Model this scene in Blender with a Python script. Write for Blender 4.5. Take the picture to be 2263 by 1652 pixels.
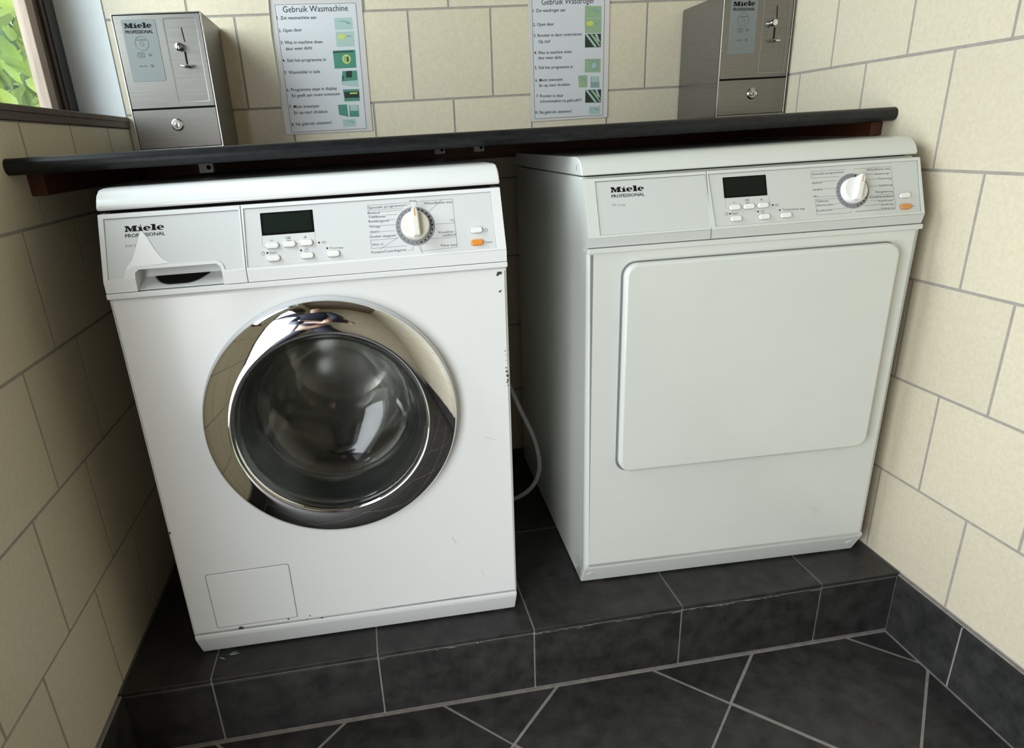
import bpy, bmesh, math, random
from mathutils import Vector, Matrix
for o in list(bpy.data.objects): bpy.data.objects.remove(o, do_unlink=True)
SC = bpy.context.scene
COL = SC.collection
random.seed(7)

# ------------------------------------------------------------------ camera, sky, lights, exposure
cam_d = bpy.data.cameras.new('camera'); cam = bpy.data.objects.new('camera', cam_d); COL.objects.link(cam)
cam_d.sensor_width = 36.0; cam_d.lens = 22.91417; cam_d.shift_x = 0.048151; cam_d.shift_y = 0.01119
cam_d.clip_start = 0.02
cam.matrix_world = Matrix([[0.9866311, 0.1060883, -0.1237108, 0.38056], [-0.1530484, 0.3423521, -0.9270228, -1.00758], [-0.0559936, 0.9335632, 0.3540119, 0.87068], [0, 0, 0, 1]])
SC.camera = cam
SC.view_settings.view_transform = 'Standard'; SC.view_settings.look = 'None'
SC.view_settings.gamma = 1.0; SC.view_settings.use_curve_mapping = False
SC.view_settings.exposure = 0.0
world = bpy.data.worlds.new('sky'); SC.world = world; world.use_nodes = True
bgn = world.node_tree.nodes['Background']; bgn.inputs[0].default_value = (0.80, 0.90, 1.0, 1); bgn.inputs[1].default_value = 2.1
def area(name, loc, target, sx, sy, power, col=(1, 1, 1)):
    l = bpy.data.lights.new(name, 'AREA'); l.shape = 'RECTANGLE'; l.size = sx; l.size_y = sy; l.energy = power; l.color = col
    o = bpy.data.objects.new(name, l); COL.objects.link(o); o.location = loc
    o.rotation_euler = (Vector(target) - Vector(loc)).to_track_quat('-Z', 'Y').to_euler(); return o
area('doorway_daylight', (-0.42, -1.25, 0.62), (0.9, -0.55, 0.38), 1.00, 1.45, 41, (0.93, 0.97, 1.0))
area('window_daylight', (-0.75, -0.12, 1.55), (0.45, 0.55, 1.05), 0.95, 0.85, 34, (0.90, 0.96, 1.0))


# ------------------------------------------------------------------ room numbers (metres; z = 0 is the top of the tiled step)
XL, XR, YB, YS, ZF, ZC, YR = -0.1294, 1.3809, 0.7034, -0.0463, -0.1467, 2.30, -2.40

# ------------------------------------------------------------------ materials
def mat(name, col, rough=0.5, metal=0.0, coat=0.0, spec=0.5):
    m = bpy.data.materials.new(name); m.use_nodes = True
    b = m.node_tree.nodes['Principled BSDF']
    b.inputs['Base Color'].default_value = (*col, 1); b.inputs['Roughness'].default_value = rough
    b.inputs['Metallic'].default_value = metal; b.inputs['Coat Weight'].default_value = coat
    b.inputs['Coat Roughness'].default_value = 0.12; b.inputs['Specular IOR Level'].default_value = spec
    return m
def N(m, t, **kw):
    n = m.node_tree.nodes.new(t)
    for k, v in kw.items(): setattr(n, k, v)
    return n
def L(m, a, b): m.node_tree.links.new(a, b)
def mottled(name, c1, c2, scale, rough, bump=0.1, detail=6, island=0.0, metal=0, stretch=None, lo=0.3, hi=0.7, coat=0.0, rvar=0.0):
    m = mat(name, c1, rough, metal, coat); b = m.node_tree.nodes['Principled BSDF']
    tc = N(m, 'ShaderNodeTexCoord'); mp = N(m, 'ShaderNodeMapping'); L(m, tc.outputs['Object'], mp.inputs[0])
    if stretch: mp.inputs['Scale'].default_value = stretch
    nz = N(m, 'ShaderNodeTexNoise'); nz.inputs['Scale'].default_value = scale; nz.inputs['Detail'].default_value = detail
    nz.inputs['Roughness'].default_value = 0.65
    L(m, mp.outputs[0], nz.inputs['Vector'])
    rp = N(m, 'ShaderNodeValToRGB'); rp.color_ramp.elements[0].position = lo; rp.color_ramp.elements[1].position = hi
    rp.color_ramp.elements[0].color = (*c1, 1); rp.color_ramp.elements[1].color = (*c2, 1)
    L(m, nz.outputs['Fac'], rp.inputs[0]); out = rp.outputs[0]
    if island:
        g = N(m, 'ShaderNodeNewGeometry'); mr = N(m, 'ShaderNodeMapRange')
        mr.inputs['To Min'].default_value = 1 - island; mr.inputs['To Max'].default_value = 1 + island
        L(m, g.outputs['Random Per Island'], mr.inputs['Value'])
        hs = N(m, 'ShaderNodeHueSaturation'); L(m, out, hs.inputs['Color']); L(m, mr.outputs[0], hs.inputs['Value']); out = hs.outputs[0]
    L(m, out, b.inputs['Base Color'])
    if bump:
        bp = N(m, 'ShaderNodeBump'); bp.inputs['Strength'].default_value = bump; bp.inputs['Distance'].default_value = 0.001
        L(m, nz.outputs['Fac'], bp.inputs['Height']); L(m, bp.outputs[0], b.inputs['Normal'])
    if rvar:
        m2 = N(m, 'ShaderNodeMapRange'); m2.inputs['To Min'].default_value = rough - rvar; m2.inputs['To Max'].default_value = rough + rvar
        L(m, nz.outputs['Fac'], m2.inputs['Value']); L(m, m2.outputs[0], b.inputs['Roughness'])
    return m
M = {}
M['tile'] = mottled('cream_tile', (0.61, 0.54, 0.40), (0.69, 0.62, 0.478), 140, 0.38, 0.12, island=0.03, rvar=0.05)
M['grout'] = mottled('wall_grout', (0.30, 0.27, 0.24), (0.37, 0.34, 0.31), 90, 0.9, 0.2)
M['slate'] = mottled('dark_slate_tile', (0.0150, 0.0145, 0.0142), (0.047, 0.045, 0.0435), 26, 0.52, 0.4, detail=12, island=0.12, lo=0.36, hi=0.76, rvar=0.1)
M['fgrout'] = mottled('floor_grout', (0.20, 0.185, 0.165), (0.30, 0.28, 0.255), 60, 0.9, 0.2)
M['enamel'] = mottled('white_enamel', (0.80, 0.81, 0.80), (0.82, 0.83, 0.82), 8, 0.28, 0.0, coat=0.3)
M['plastic'] = mat('white_plastic', (0.79, 0.80, 0.80), 0.33)
M['enamel_d'] = mottled('dimmed_white_enamel', (0.665, 0.685, 0.645), (0.69, 0.71, 0.67), 8, 0.30, 0.0, coat=0.3)  # dryer enamel: off-white tint, with its dimmer light worked into the colour
M['plastic_d'] = mat('dimmed_white_plastic', (0.665, 0.685, 0.65), 0.34)  # dryer plastic, darkened the same way for dimmer light
M['fascia_d'] = mat('dimmed_pale_grey_fascia', (0.61, 0.63, 0.605), 0.36)  # dryer fascia, likewise toned down for dimmer light
M['fascia'] = mat('pale_grey_fascia', (0.68, 0.69, 0.69), 0.35)
M['button'] = mat('white_button', (0.86, 0.85, 0.82), 0.3, coat=0.4)
M['gap_shade'] = mat('grey_gap_shade', (0.20, 0.20, 0.195), 0.5)  # painted shade for the gap around the dryer door
M['cream_knob'] = mat('ivory_knob', (0.80, 0.79, 0.70), 0.3, coat=0.3)
M['orange'] = mat('orange_button', (0.85, 0.28, 0.03), 0.35, coat=0.3)
M['orange_dull'] = mat('dull_orange_button', (0.72, 0.27, 0.06), 0.4)
M['dial'] = mat('grey_dial', (0.25, 0.25, 0.265), 0.5, spec=0.3)
M['black'] = mat('black_print', (0.006, 0.006, 0.006), 0.6, spec=0.1)
M['grey_print'] = mat('grey_print', (0.14, 0.14, 0.15), 0.6, spec=0.15)
M['pale_print'] = mat('pale_grey_print', (0.33, 0.33, 0.34), 0.6, spec=0.2)
M['lcd_frame'] = mat('display_glass', (0.004, 0.0045, 0.004), 0.35, spec=0.12)
M['lcd'] = mat('display_window', (0.007, 0.012, 0.008), 0.45, spec=0.12)
M['gap'] = mat('dark_gap', (0.012, 0.011, 0.010), 0.9, spec=0.05)
M['film'] = mat('white_film_tear', (0.95, 0.95, 0.95), 0.2, coat=0.5)
M['chrome'] = mat('chrome', (0.78, 0.78, 0.78), 0.035, 1.0)
M['rubber'] = mat('dark_rubber', (0.07, 0.072, 0.07), 0.35)
M['collar'] = mat('grey_collar', (0.62, 0.63, 0.66), 0.3)
M['drum'] = mat('drum_steel', (0.62, 0.61, 0.59), 0.20, 1.0)
M['steel'] = mottled('brushed_steel', (0.19, 0.182, 0.168), (0.25, 0.24, 0.225), 12, 0.30, 0.06, metal=1, stretch=(1, 1, 60), rvar=0.05)
M['steel'].node_tree.nodes['Principled BSDF'].inputs['Anisotropic'].default_value = 0.75
M['steel_edge'] = mat('polished_steel_edge', (0.50, 0.485, 0.46), 0.22, 1.0)
M['badge'] = mat('grey_badge', (0.215, 0.235, 0.23), 0.5, spec=0.25)
M['worktop'] = mottled('black_laminate', (0.005, 0.0055, 0.006), (0.018, 0.019, 0.021), 45, 0.36, 0.08, detail=8, stretch=(1, 3, 3))
M['worktop'].node_tree.nodes['Principled BSDF'].inputs['Specular IOR Level'].default_value = 0.28
M['mahogany'] = mottled('red_brown_wood', (0.055, 0.014, 0.005), (0.11, 0.034, 0.011), 14, 0.55, 0.1, stretch=(1, 8, 8))
M['darkwood'] = mottled('weathered_dark_wood', (0.035, 0.018, 0.012), (0.085, 0.05, 0.038), 22, 0.6, 0.3, stretch=(8, 8, 1))
M['bead'] = mottled('pale_glazing_bead', (0.30, 0.22, 0.175), (0.42, 0.33, 0.27), 18, 0.6, 0.2, stretch=(8, 8, 1))
M['tape'] = mat('dark_grey_sealant', (0.045, 0.045, 0.047), 0.6)
M['sill'] = mottled('dark_sill', (0.05, 0.035, 0.028), (0.12, 0.09, 0.075), 30, 0.5, 0.2, stretch=(4, 1, 8))
M['plaster'] = mottled('white_plaster', (0.80, 0.84, 0.87), (0.86, 0.89, 0.91), 25, 0.8, 0.15)
M['ceiling'] = mottled('painted_ceiling', (0.16, 0.12, 0.09), (0.22, 0.17, 0.13), 10, 0.7, 0.1)
M['stone'] = mottled('grey_stone', (0.11, 0.11, 0.12), (0.24, 0.24, 0.25), 30, 0.85, 0.5)
M['paper'] = mat('white_paper', (0.60, 0.61, 0.64), 0.5, coat=0.4)
M['laminate'] = mat('clear_laminate_edge', (0.60, 0.58, 0.56), 0.22, coat=0.6)
M['ink'] = mat('printed_ink', (0.02, 0.02, 0.024), 0.6, spec=0.1)
M['ph_pale'] = mat('picture_pale_green', (0.36, 0.50, 0.46), 0.4)
M['ph_mid'] = mat('picture_green', (0.06, 0.24, 0.17), 0.4)
M['ph_dark'] = mat('picture_dark', (0.012, 0.03, 0.022), 0.4)
M['ph_yel'] = mat('picture_yellow', (0.55, 0.60, 0.12), 0.4)
M['ph_sage'] = mat('picture_sage', (0.27, 0.40, 0.24), 0.4)
M['ph_line'] = mat('picture_grey', (0.22, 0.33, 0.33), 0.4)
M['hose'] = mat('pale_grey_hose', (0.42, 0.43, 0.43), 0.4)
M['smudge'] = mat('grey_smudge', (0.50, 0.50, 0.48), 0.5)
M['bracket'] = mat('white_bracket', (0.62, 0.62, 0.60), 0.5)
M['chip'] = mat('bare_metal_chip', (0.06, 0.045, 0.04), 0.7)
M['leaf'] = mottled('yellow_green_leaf', (0.36, 0.50, 0.10), (0.66, 0.76, 0.16), 5, 0.5, 0.0, island=0.35)  # yellow-green leaves of the near shrub
M['leaf_dark'] = mottled('dark_green_leaf', (0.10, 0.20, 0.06), (0.25, 0.40, 0.16), 5, 0.5, 0.0, island=0.4)  # darker green leaves of the far shrub
M['bark'] = mottled('bark', (0.08, 0.06, 0.045), (0.16, 0.13, 0.1), 30, 0.9, 0.4)
M['grass'] = mottled('lawn', (0.10, 0.17, 0.05), (0.20, 0.30, 0.10), 20, 0.9, 0.2)
M['navy'] = mottled('navy_painted_door', (0.012, 0.018, 0.045), (0.02, 0.028, 0.06), 6, 0.35, 0.05)
def thin_glass(name, tint, refl):
    m = bpy.data.materials.new(name); m.use_nodes = True; nt = m.node_tree; nt.nodes.clear()
    o = nt.nodes.new('ShaderNodeOutputMaterial'); mx = nt.nodes.new('ShaderNodeMixShader'); t = nt.nodes.new('ShaderNodeBsdfTransparent')
    g = nt.nodes.new('ShaderNodeBsdfGlossy'); lw = nt.nodes.new('ShaderNodeLayerWeight'); lw.inputs[0].default_value = 0.5; pw = nt.nodes.new('ShaderNodeMath'); pw.operation = 'POWER'; pw.inputs[1].default_value = 5.0
    f = nt.nodes.new('ShaderNodeMath'); f.operation = 'MULTIPLY_ADD'; f.inputs[1].default_value = 0.9; f.inputs[2].default_value = refl; nt.links.new(lw.outputs['Facing'], pw.inputs[0]); nt.links.new(pw.outputs[0], f.inputs[0])
    t.inputs[0].default_value = (*tint, 1); g.inputs['Roughness'].default_value = 0.02
    nt.links.new(f.outputs[0], mx.inputs[0]); nt.links.new(t.outputs[0], mx.inputs[1]); nt.links.new(g.outputs[0], mx.inputs[2]); nt.links.new(mx.outputs[0], o.inputs[0]); return m
M['pane'] = thin_glass('window_glass', (0.93, 0.96, 0.95), 0.04)
M['bowl'] = bpy.data.materials.new('door_glass'); M['bowl'].use_nodes = True
_b = M['bowl'].node_tree.nodes['Principled BSDF']; _b.inputs['Base Color'].default_value = (0.93, 0.96, 0.94, 1)
_b.inputs['Roughness'].default_value = 0.01; _b.inputs['Transmission Weight'].default_value = 1.0; _b.inputs['IOR'].default_value = 1.5
_m = M['bowl']; _t = N(_m, 'ShaderNodeBsdfTransparent'); _t.inputs[0].default_value = (0.95, 0.97, 0.96, 1); _x = N(_m, 'ShaderNodeMixShader'); _x.inputs[0].default_value = 0.4
_o = _m.node_tree.nodes['Material Output']; L(_m, _b.outputs[0], _x.inputs[1]); L(_m, _t.outputs[0], _x.inputs[2]); L(_m, _x.outputs[0], _o.inputs[0])

# ------------------------------------------------------------------ helpers
def tag(o, label=None, cat=None, group=None, kind=None):
    if label: o['label'] = label
    if cat: o['category'] = cat
    if group: o['group'] = group
    if kind: o['kind'] = kind
    return o
def empty(name, loc=(0, 0, 0), rz=0.0):
    o = bpy.data.objects.new(name, None); COL.objects.link(o); o.location = loc; o.rotation_euler = (0, 0, rz); o.empty_display_size = 0.05; return o
def obj(name, bm, mats, parent=None, bevel=0.0, seg=2, smooth=False, ang=35):
    if not isinstance(bm, bpy.types.Mesh):
        me = bpy.data.meshes.new(name); bmesh.ops.recalc_face_normals(bm, faces=bm.faces[:]); bm.to_mesh(me); bm.free()
    else: me = bm; me.name = name
    if not isinstance(mats, (list, tuple)): mats = [mats]
    idx = [p.material_index for p in me.polygons]
    me.materials.clear()
    for m in mats: me.materials.append(M[m])
    me.polygons.foreach_set('material_index', idx)
    o = bpy.data.objects.new(name, me); COL.objects.link(o)
    if parent: o.parent = parent
    if bevel:
        b = o.modifiers.new('b', 'BEVEL'); b.width = bevel; b.segments = seg; b.limit_method = 'ANGLE'; b.angle_limit = math.radians(30)
        b.harden_normals = True
    if smooth or bevel:
        for p in me.polygons: p.use_smooth = True
        try: me.set_sharp_from_angle(angle=math.radians(ang))
        except Exception: pass
    return o
def NB(): return bmesh.new()
def box(bm, x0, x1, y0, y1, z0, z1, mi=0):
    v = [bm.verts.new(c) for c in ((x0, y0, z0), (x1, y0, z0), (x1, y1, z0), (x0, y1, z0), (x0, y0, z1), (x1, y0, z1), (x1, y1, z1), (x0, y1, z1))]
    for f in ((0, 3, 2, 1), (4, 5, 6, 7), (0, 1, 5, 4), (1, 2, 6, 5), (2, 3, 7, 6), (3, 0, 4, 7)):
        bm.faces.new([v[i] for i in f]).material_index = mi
    return bm
def extr(bm, prof, u0, u1, mi=0):
    """profile of (y, z) points extruded along x"""
    a = [bm.verts.new((u0, y, z)) for y, z in prof]; b = [bm.verts.new((u1, y, z)) for y, z in prof]; n = len(prof)
    for i in range(n):
        bm.faces.new([a[i], a[(i + 1) % n], b[(i + 1) % n], b[i]]).material_index = mi
    bm.faces.new(a).material_index = mi; bm.faces.new(b[::-1]).material_index = mi
    return bm
def lathe(bm, prof, F, n=96, mi=0, closed=False):
    """profile of (radius, height) turned about the local z axis of frame F"""
    rings = []
    for r, h in prof:
        if r < 1e-6: rings.append([bm.verts.new(F @ Vector((0, 0, h)))])
        else: rings.append([bm.verts.new(F @ Vector((r * math.cos(2 * math.pi * i / n), r * math.sin(2 * math.pi * i / n), h))) for i in range(n)])
    pr = list(zip(rings[:-1], rings[1:]))
    if closed: pr.append((rings[-1], rings[0]))
    for A, B in pr:
        for i in range(n):
            j = (i + 1) % n
            if len(A) == 1 and len(B) == 1: break
            if len(A) == 1: f = bm.faces.new([A[0], B[i], B[j]])
            elif len(B) == 1: f = bm.faces.new([A[i], B[0], A[j]])
            else: f = bm.faces.new([A[i], B[i], B[j], A[j]])
            f.material_index = mi
    return bm
def frame(P, U, T):
    U = Vector(U).normalized(); T = Vector(T).normalized(); W = U.cross(T)
    return Matrix(((U.x, T.x, W.x, P[0]), (U.y, T.y, W.y, P[1]), (U.z, T.z, W.z, P[2]), (0, 0, 0, 1)))
def from_curve(cu):
    o = bpy.data.objects.new('tmp', cu); COL.objects.link(o); bpy.context.view_layer.update()
    me = bpy.data.meshes.new_from_object(o.evaluated_get(bpy.context.evaluated_depsgraph_get()))
    bpy.data.objects.remove(o, do_unlink=True); bpy.data.curves.remove(cu); return me
def plate_mesh(loops, thick=0.0, bev=0.0):
    cu = bpy.data.curves.new('c', 'CURVE'); cu.dimensions = '2D'; cu.fill_mode = 'BOTH'
    cu.extrude = max(thick / 2 - bev, 0.0) if thick else 0.0; cu.bevel_depth = bev; cu.bevel_resolution = 2; cu.offset = -bev
    for lp in loops:
        s = cu.splines.new('POLY'); s.points.add(len(lp) - 1); s.use_cyclic_u = True
        for p, q in zip(s.points, lp): p.co = (q[0], q[1], 0, 1)
    return from_curve(cu)
def add_mesh(bm, me, F, mi=0):
    n0 = len(bm.faces); me.transform(F); bm.from_mesh(me); bm.faces.ensure_lookup_table()
    for f in bm.faces[n0:]: f.material_index = mi
    bpy.data.meshes.remove(me)
def plate(bm, loops, F, thick=0.0, bev=0.0, up=0.0, mi=0):
    """flat plate lying on the frame's xy plane, its front face at height up"""
    add_mesh(bm, plate_mesh(loops, thick, bev), F @ Matrix.Translation((0, 0, up - thick / 2)), mi); return bm
def rrect(a0, b0, a1, b1, r, n=6):
    if r <= 0: return [(a0, b0), (a1, b0), (a1, b1), (a0, b1)]
    pts = []
    for cx, cy, s in ((a1 - r, b0 + r, -90), (a1 - r, b1 - r, 0), (a0 + r, b1 - r, 90), (a0 + r, b0 + r, 180)):
        for i in range(n + 1):
            t = math.radians(s + 90 * i / n); pts.append((cx + r * math.cos(t), cy + r * math.sin(t)))
    return pts
def circ(cx, cy, r, n=32, ry=None): return [(cx + r * math.cos(2 * math.pi * i / n), cy + (ry or r) * math.sin(2 * math.pi * i / n)) for i in range(n)]
def round_poly(pts, r, n=5):
    out = []
    for i, p in enumerate(pts):
        a = Vector(pts[i - 1]); b = Vector(p); c = Vector(pts[(i + 1) % len(pts)])
        rr = min(r, (a - b).length / 2.1, (c - b).length / 2.1); s = b + (a - b).normalized() * rr; e = b + (c - b).normalized() * rr
        for k in range(n + 1):
            t = k / n; q = s * (1 - t) ** 2 + b * 2 * t * (1 - t) + e * t * t; out.append((q.x, q.y))
    return out
def quad(pts): return list(pts)
def ring(bm, cx, cy, r, w, F, up, mi=0, ry=None): plate(bm, [circ(cx, cy, r, 32, ry), circ(cx, cy, r - w, 32, (ry - w) if ry else None)], F, 0, 0, up, mi)
def line(bm, p, q, w, F, up, mi=0):
    a = Vector(p); b = Vector(q); d = (b - a).normalized(); n = Vector((-d.y, d.x)) * w / 2
    vs = [bm.verts.new(F @ Vector((v.x, v.y, up))) for v in (a - n, b - n, b + n, a + n)]; bm.faces.new(vs).material_index = mi
def pline(bm, pts, w, F, up, mi=0):
    for p, q in zip(pts[:-1], pts[1:]): line(bm, p, q, w, F, up, mi)
def text(bm, s, p, q, h, F, up=0.0003, mi=0, bold=0.0):
    """writing whose baseline runs from p to q, capitals h high"""
    cu = bpy.data.curves.new('t', 'FONT'); cu.body = s; cu.size = 1.0; cu.resolution_u = 2; cu.offset = bold
    me = from_curve(cu)
    if not me.vertices: return
    xs = [v.co.x for v in me.vertices]; w = max(xs) - min(xs); x0 = min(xs)
    p = Vector(p); q = Vector(q); d = q - p; sx = d.length / w; ang = math.atan2(d.y, d.x)
    T = Matrix.Translation((p.x, p.y, up)) @ Matrix.Rotation(ang, 4, 'Z') @ Matrix.Diagonal((sx, h / 0.70, 1, 1)) @ Matrix.Translation((-x0, 0, 0))
    add_mesh(bm, me, F @ T, mi)
def tube(bm, pts, r, mi=0, n=10):
    cu = bpy.data.curves.new('c', 'CURVE'); cu.dimensions = '3D'; cu.bevel_depth = r; cu.bevel_resolution = 3; cu.use_fill_caps = True
    s = cu.splines.new('BEZIER'); s.bezier_points.add(len(pts) - 1); s.resolution_u = n
    for b, c in zip(s.bezier_points, pts): b.co = c; b.handle_left_type = b.handle_right_type = 'AUTO'
    add_mesh(bm, from_curve(cu), Matrix(), mi)

# slab-serif word mark: drawn letter by letter, total width 1
def ell_e(cx):
    rx, ry, cy = 0.094, 0.060, 0.058
    o = [(cx + rx * math.cos(math.radians(t)), cy + ry * math.sin(math.radians(t))) for t in range(-8, 335, 12)]
    a0 = math.radians(332)
    o = [(cx + rx, cy - 0.006)] + [(cx + rx * math.cos(math.radians(t)), cy + ry * math.sin(math.radians(t))) for t in range(0, 325, 12)]
    o += [(cx + rx * 0.86, cy - ry * 0.62), (cx + 0.040, cy - 0.041), (cx - 0.005, cy - 0.036), (cx - 0.024, cy - 0.006)]
    h = circ(cx + 0.004, cy + 0.023, 0.030, 16, 0.0165)
    return [o, h]
GLYPHS = [
 [[(0, 0), (.085, 0), (.085, .024), (.060, .030), (.060, .098), (.128, 0), (.150, 0), (.203, .100), (.203, .030), (.178, .024), (.178, 0), (.315, 0), (.315, .024), (.288, .030), (.288, .116), (.315, .121), (.315, .145), (.205, .145), (.155, .062), (.098, .145), (0, .145), (0, .121), (.026, .116), (.026, .030), (0, .024)]],
 [[(.330, 0), (.460, 0), (.460, .020), (.434, .026), (.434, .104), (.330, .104), (.330, .086), (.360, .080), (.360, .026), (.330, .020)]],
 [[(.372, .118), (.392, .112), (.432, .146), (.412, .156)]],
 ell_e(.563),
 [[(.668, 0), (.804, 0), (.804, .022), (.778, .028), (.778, .158), (.662, .158), (.662, .138), (.694, .132), (.694, .028), (.668, .022)]],
 ell_e(.904)]
def wordmark(bm, p, q, F, up=0.0004, mi=0, hs=1.0, skip=False):
    p = Vector(p); q = Vector(q); d = q - p; s = d.length; ang = math.atan2(d.y, d.x)
    T = Matrix.Translation((p.x, p.y, up)) @ Matrix.Rotation(ang, 4, 'Z') @ Matrix.Diagonal((s, s * hs, 1, 1))
    for g in GLYPHS: add_mesh(bm, plate_mesh(g), F @ T, mi)

# ------------------------------------------------------------------ tiled surfaces
def tiles(bm, rows, phase, pitch, region, f, g=0.0020, depth=0.003, ins=0.0006):
    """rows: joint heights; phase(i): one vertical joint of row i; f(a, b, d): point at depth d behind the face"""
    a0, a1, b0, b1 = region
    for i in range(len(rows) - 1):
        lo, hi = max(rows[i], b0), min(rows[i + 1], b1)
        if hi - lo < 0.012: continue
        ph = phase(i); k = math.floor((a0 - ph) / pitch)
        while ph + k * pitch < a1:
            l, r = max(ph + k * pitch, a0), min(ph + (k + 1) * pitch, a1); k += 1
            if r - l < 0.012: continue
            l2, r2, o2, h2 = l + g, r - g, lo + g, hi - g
            A = [bm.verts.new(f(*c, depth)) for c in ((l2, o2), (r2, o2), (r2, h2), (l2, h2))]
            B = [bm.verts.new(f(*c, 0)) for c in ((l2 + ins, o2 + ins), (r2 - ins, o2 + ins), (r2 - ins, h2 - ins), (l2 + ins, h2 - ins))]
            bm.faces.new(B)
            for j in range(4): bm.faces.new([A[j], A[(j + 1) % 4], B[(j + 1) % 4], B[j]])
def fill(rows, top, step):
    while rows[-1] < top: rows.append(rows[-1] + step)
    return rows
ZT = ZC
GD = 0.0009   # grout lies this far behind the tile faces
# back wall
bm = NB(); rb = fill([-0.01, 0.1885, 0.380, 0.571, 0.7695, 0.9615, 1.1545], ZT, 0.195)
tiles(bm, rb, lambda i: (0.0455 if i % 2 == 0 else -0.0505), 0.1945, (XL, XR, -0.003, ZT), lambda a, b, d: (a, YB + d, b))
box(bm, XL - 0.02, XR + 0.02, YB + GD, YB + 0.12, ZF - 0.02, ZT + 0.02, 1)
tag(obj('wall_back', bm, ['tile', 'grout']), 'cream square tiled back wall above the dark shelf', kind='structure')
# right wall
bm = NB(); rr = fill([-0.006, 0.187, 0.384, 0.578, 0.7715, 0.9645, 1.159], ZT, 0.195)
phR = [-0.154, -0.0475, -0.1445, -0.042, 0.0615, 0.165, 0.06, 0.165, 0.06, 0.165, 0.06, 0.165, 0.06]
tiles(bm, rr, lambda i: phR[min(i, 12)], 0.2035, (YR, YB, -0.003, ZT), lambda a, b, d: (XR + d, a, b))
box(bm, XR + GD, XR + 0.12, YR - 0.02, YB + 0.1, ZF - 0.02, ZT + 0.02, 1)
tag(obj('wall_right', bm, ['tile', 'grout']), 'cream tiled right wall in bright daylight', kind='structure')
# left wall, with the window opening
WY0, WY1, WZ0, WZ1 = -0.45, YB, 0.9340, 2.02; XO = -0.3190
LD0, LD1 = -1.80, -0.62   # open doorway to the garden, left of the viewer
bm = NB(); rl = fill([-0.004, 0.1985, 0.3965, 0.590, 0.7775, 0.966], ZT, 0.195)
phL = [-0.0165, 0.0755, -0.029, 0.0866, -0.0262, 0.08, -0.02, 0.08, -0.02, 0.08, -0.02, 0.08, -0.02]
for reg in ((YR, LD0, -0.003, ZT), (LD0, LD1, 1.90, ZT), (LD1, YB, -0.003, WZ0), (LD1, WY0, WZ0, ZT), (WY0, YB, WZ1, ZT)):
    tiles(bm, rl, lambda i: phL[min(i, 12)], 0.1955, reg, lambda a, b, d: (XL - d, a, b))
for reg in ((YR - 0.02, LD0, ZF - 0.02, ZT + 0.02), (LD0, LD1, 1.90, ZT + 0.02), (LD1, YB + 0.1, ZF - 0.02, WZ0), (LD1, WY0, WZ0, ZT + 0.02), (WY0, YB + 0.1, WZ1, ZT + 0.02)):
    box(bm, XO, XL - GD, reg[0], reg[1], reg[2], reg[3], 1)
tag(obj('wall_left', bm, ['tile', 'grout']), 'cream tiled left wall under the window, in shade', kind='structure')
# rear wall behind the viewer
bm = NB()
tiles(bm, rb, lambda i: 0.02 + 0.1 * (i % 2), 0.1965, (XL, XR, -0.003, ZT), lambda a, b, d: (a, YR - d, b))
box(bm, XL - 0.2, XR + 0.1, YR - 0.12, YR - GD, ZF - 0.02, ZT, 1)
tag(obj('wall_rear', bm, ['tile', 'grout']), kind='structure')
bm = NB(); box(bm, XL - 0.1, XR + 0.1, YR - 0.1, YB + 0.1, ZC, ZC + 0.1)
tag(obj('ceiling', bm, 'ceiling'), kind='structure')
# floor: square tiles laid diagonally
def clip(poly, a, b, c):   # keep a*x+b*y<=c
    out = []
    for i, p in enumerate(poly):
        q = poly[(i + 1) % len(poly)]; dp = a * p[0] + b * p[1] - c; dq = a * q[0] + b * q[1] - c
        if dp <= 0: out.append(p)
        if dp * dq < 0: t = dp / (dp - dq); out.append((p[0] + (q[0] - p[0]) * t, p[1] + (q[1] - p[1]) * t))
    return out
bm = NB(); g = 0.0032
for i in range(-12, 8):
    for j in range(-8, 12):
        s0 = 0.386 + 0.4238 * i + g; s1 = 0.386 + 0.4238 * (i + 1) - g; d0 = -0.296 - 0.4122 * (j + 1) + g; d1 = -0.296 - 0.4122 * j - g
        poly = [((s - d) / 2, (s + d) / 2) for s, d in ((s0, d0), (s0, d1), (s1, d1), (s1, d0))]
        for c in ((-1, 0, -XL - 0.010), (1, 0, XR - 0.010), (0, 1, YS - 0.004), (0, -1, -YR)): 
            poly = clip(poly, *c) if len(poly) > 2 else []
        if len(poly) < 3: continue
        ar = abs(sum(poly[k][0] * poly[(k + 1) % len(poly)][1] - poly[(k + 1) % len(poly)][0] * poly[k][1] for k in range(len(poly)))) / 2
        if ar < 1e-4: continue
        cx = sum(p[0] for p in poly) / len(poly); cy = sum(p[1] for p in poly) / len(poly)
        A = [bm.verts.new((x, y, ZF - 0.002)) for x, y in poly]
        B = [bm.verts.new((x + (0.0012 if cx > x else -0.0012), y + (0.0012 if cy > y else -0.0012), ZF)) for x, y in poly]
        bm.faces.new(B)
        for k in range(len(poly)): bm.faces.new([A[k], A[(k + 1) % len(poly)], B[(k + 1) % len(poly)], B[k]])
box(bm, XL - 0.1, XR + 0.1, YR - 0.9, YB + 0.1, ZF - 0.06, ZF - 0.0010, 1)
tag(obj('floor', bm, ['slate', 'fgrout']), 'dark slate-look floor tiles laid diagonally with grey joints', kind='structure')
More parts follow.
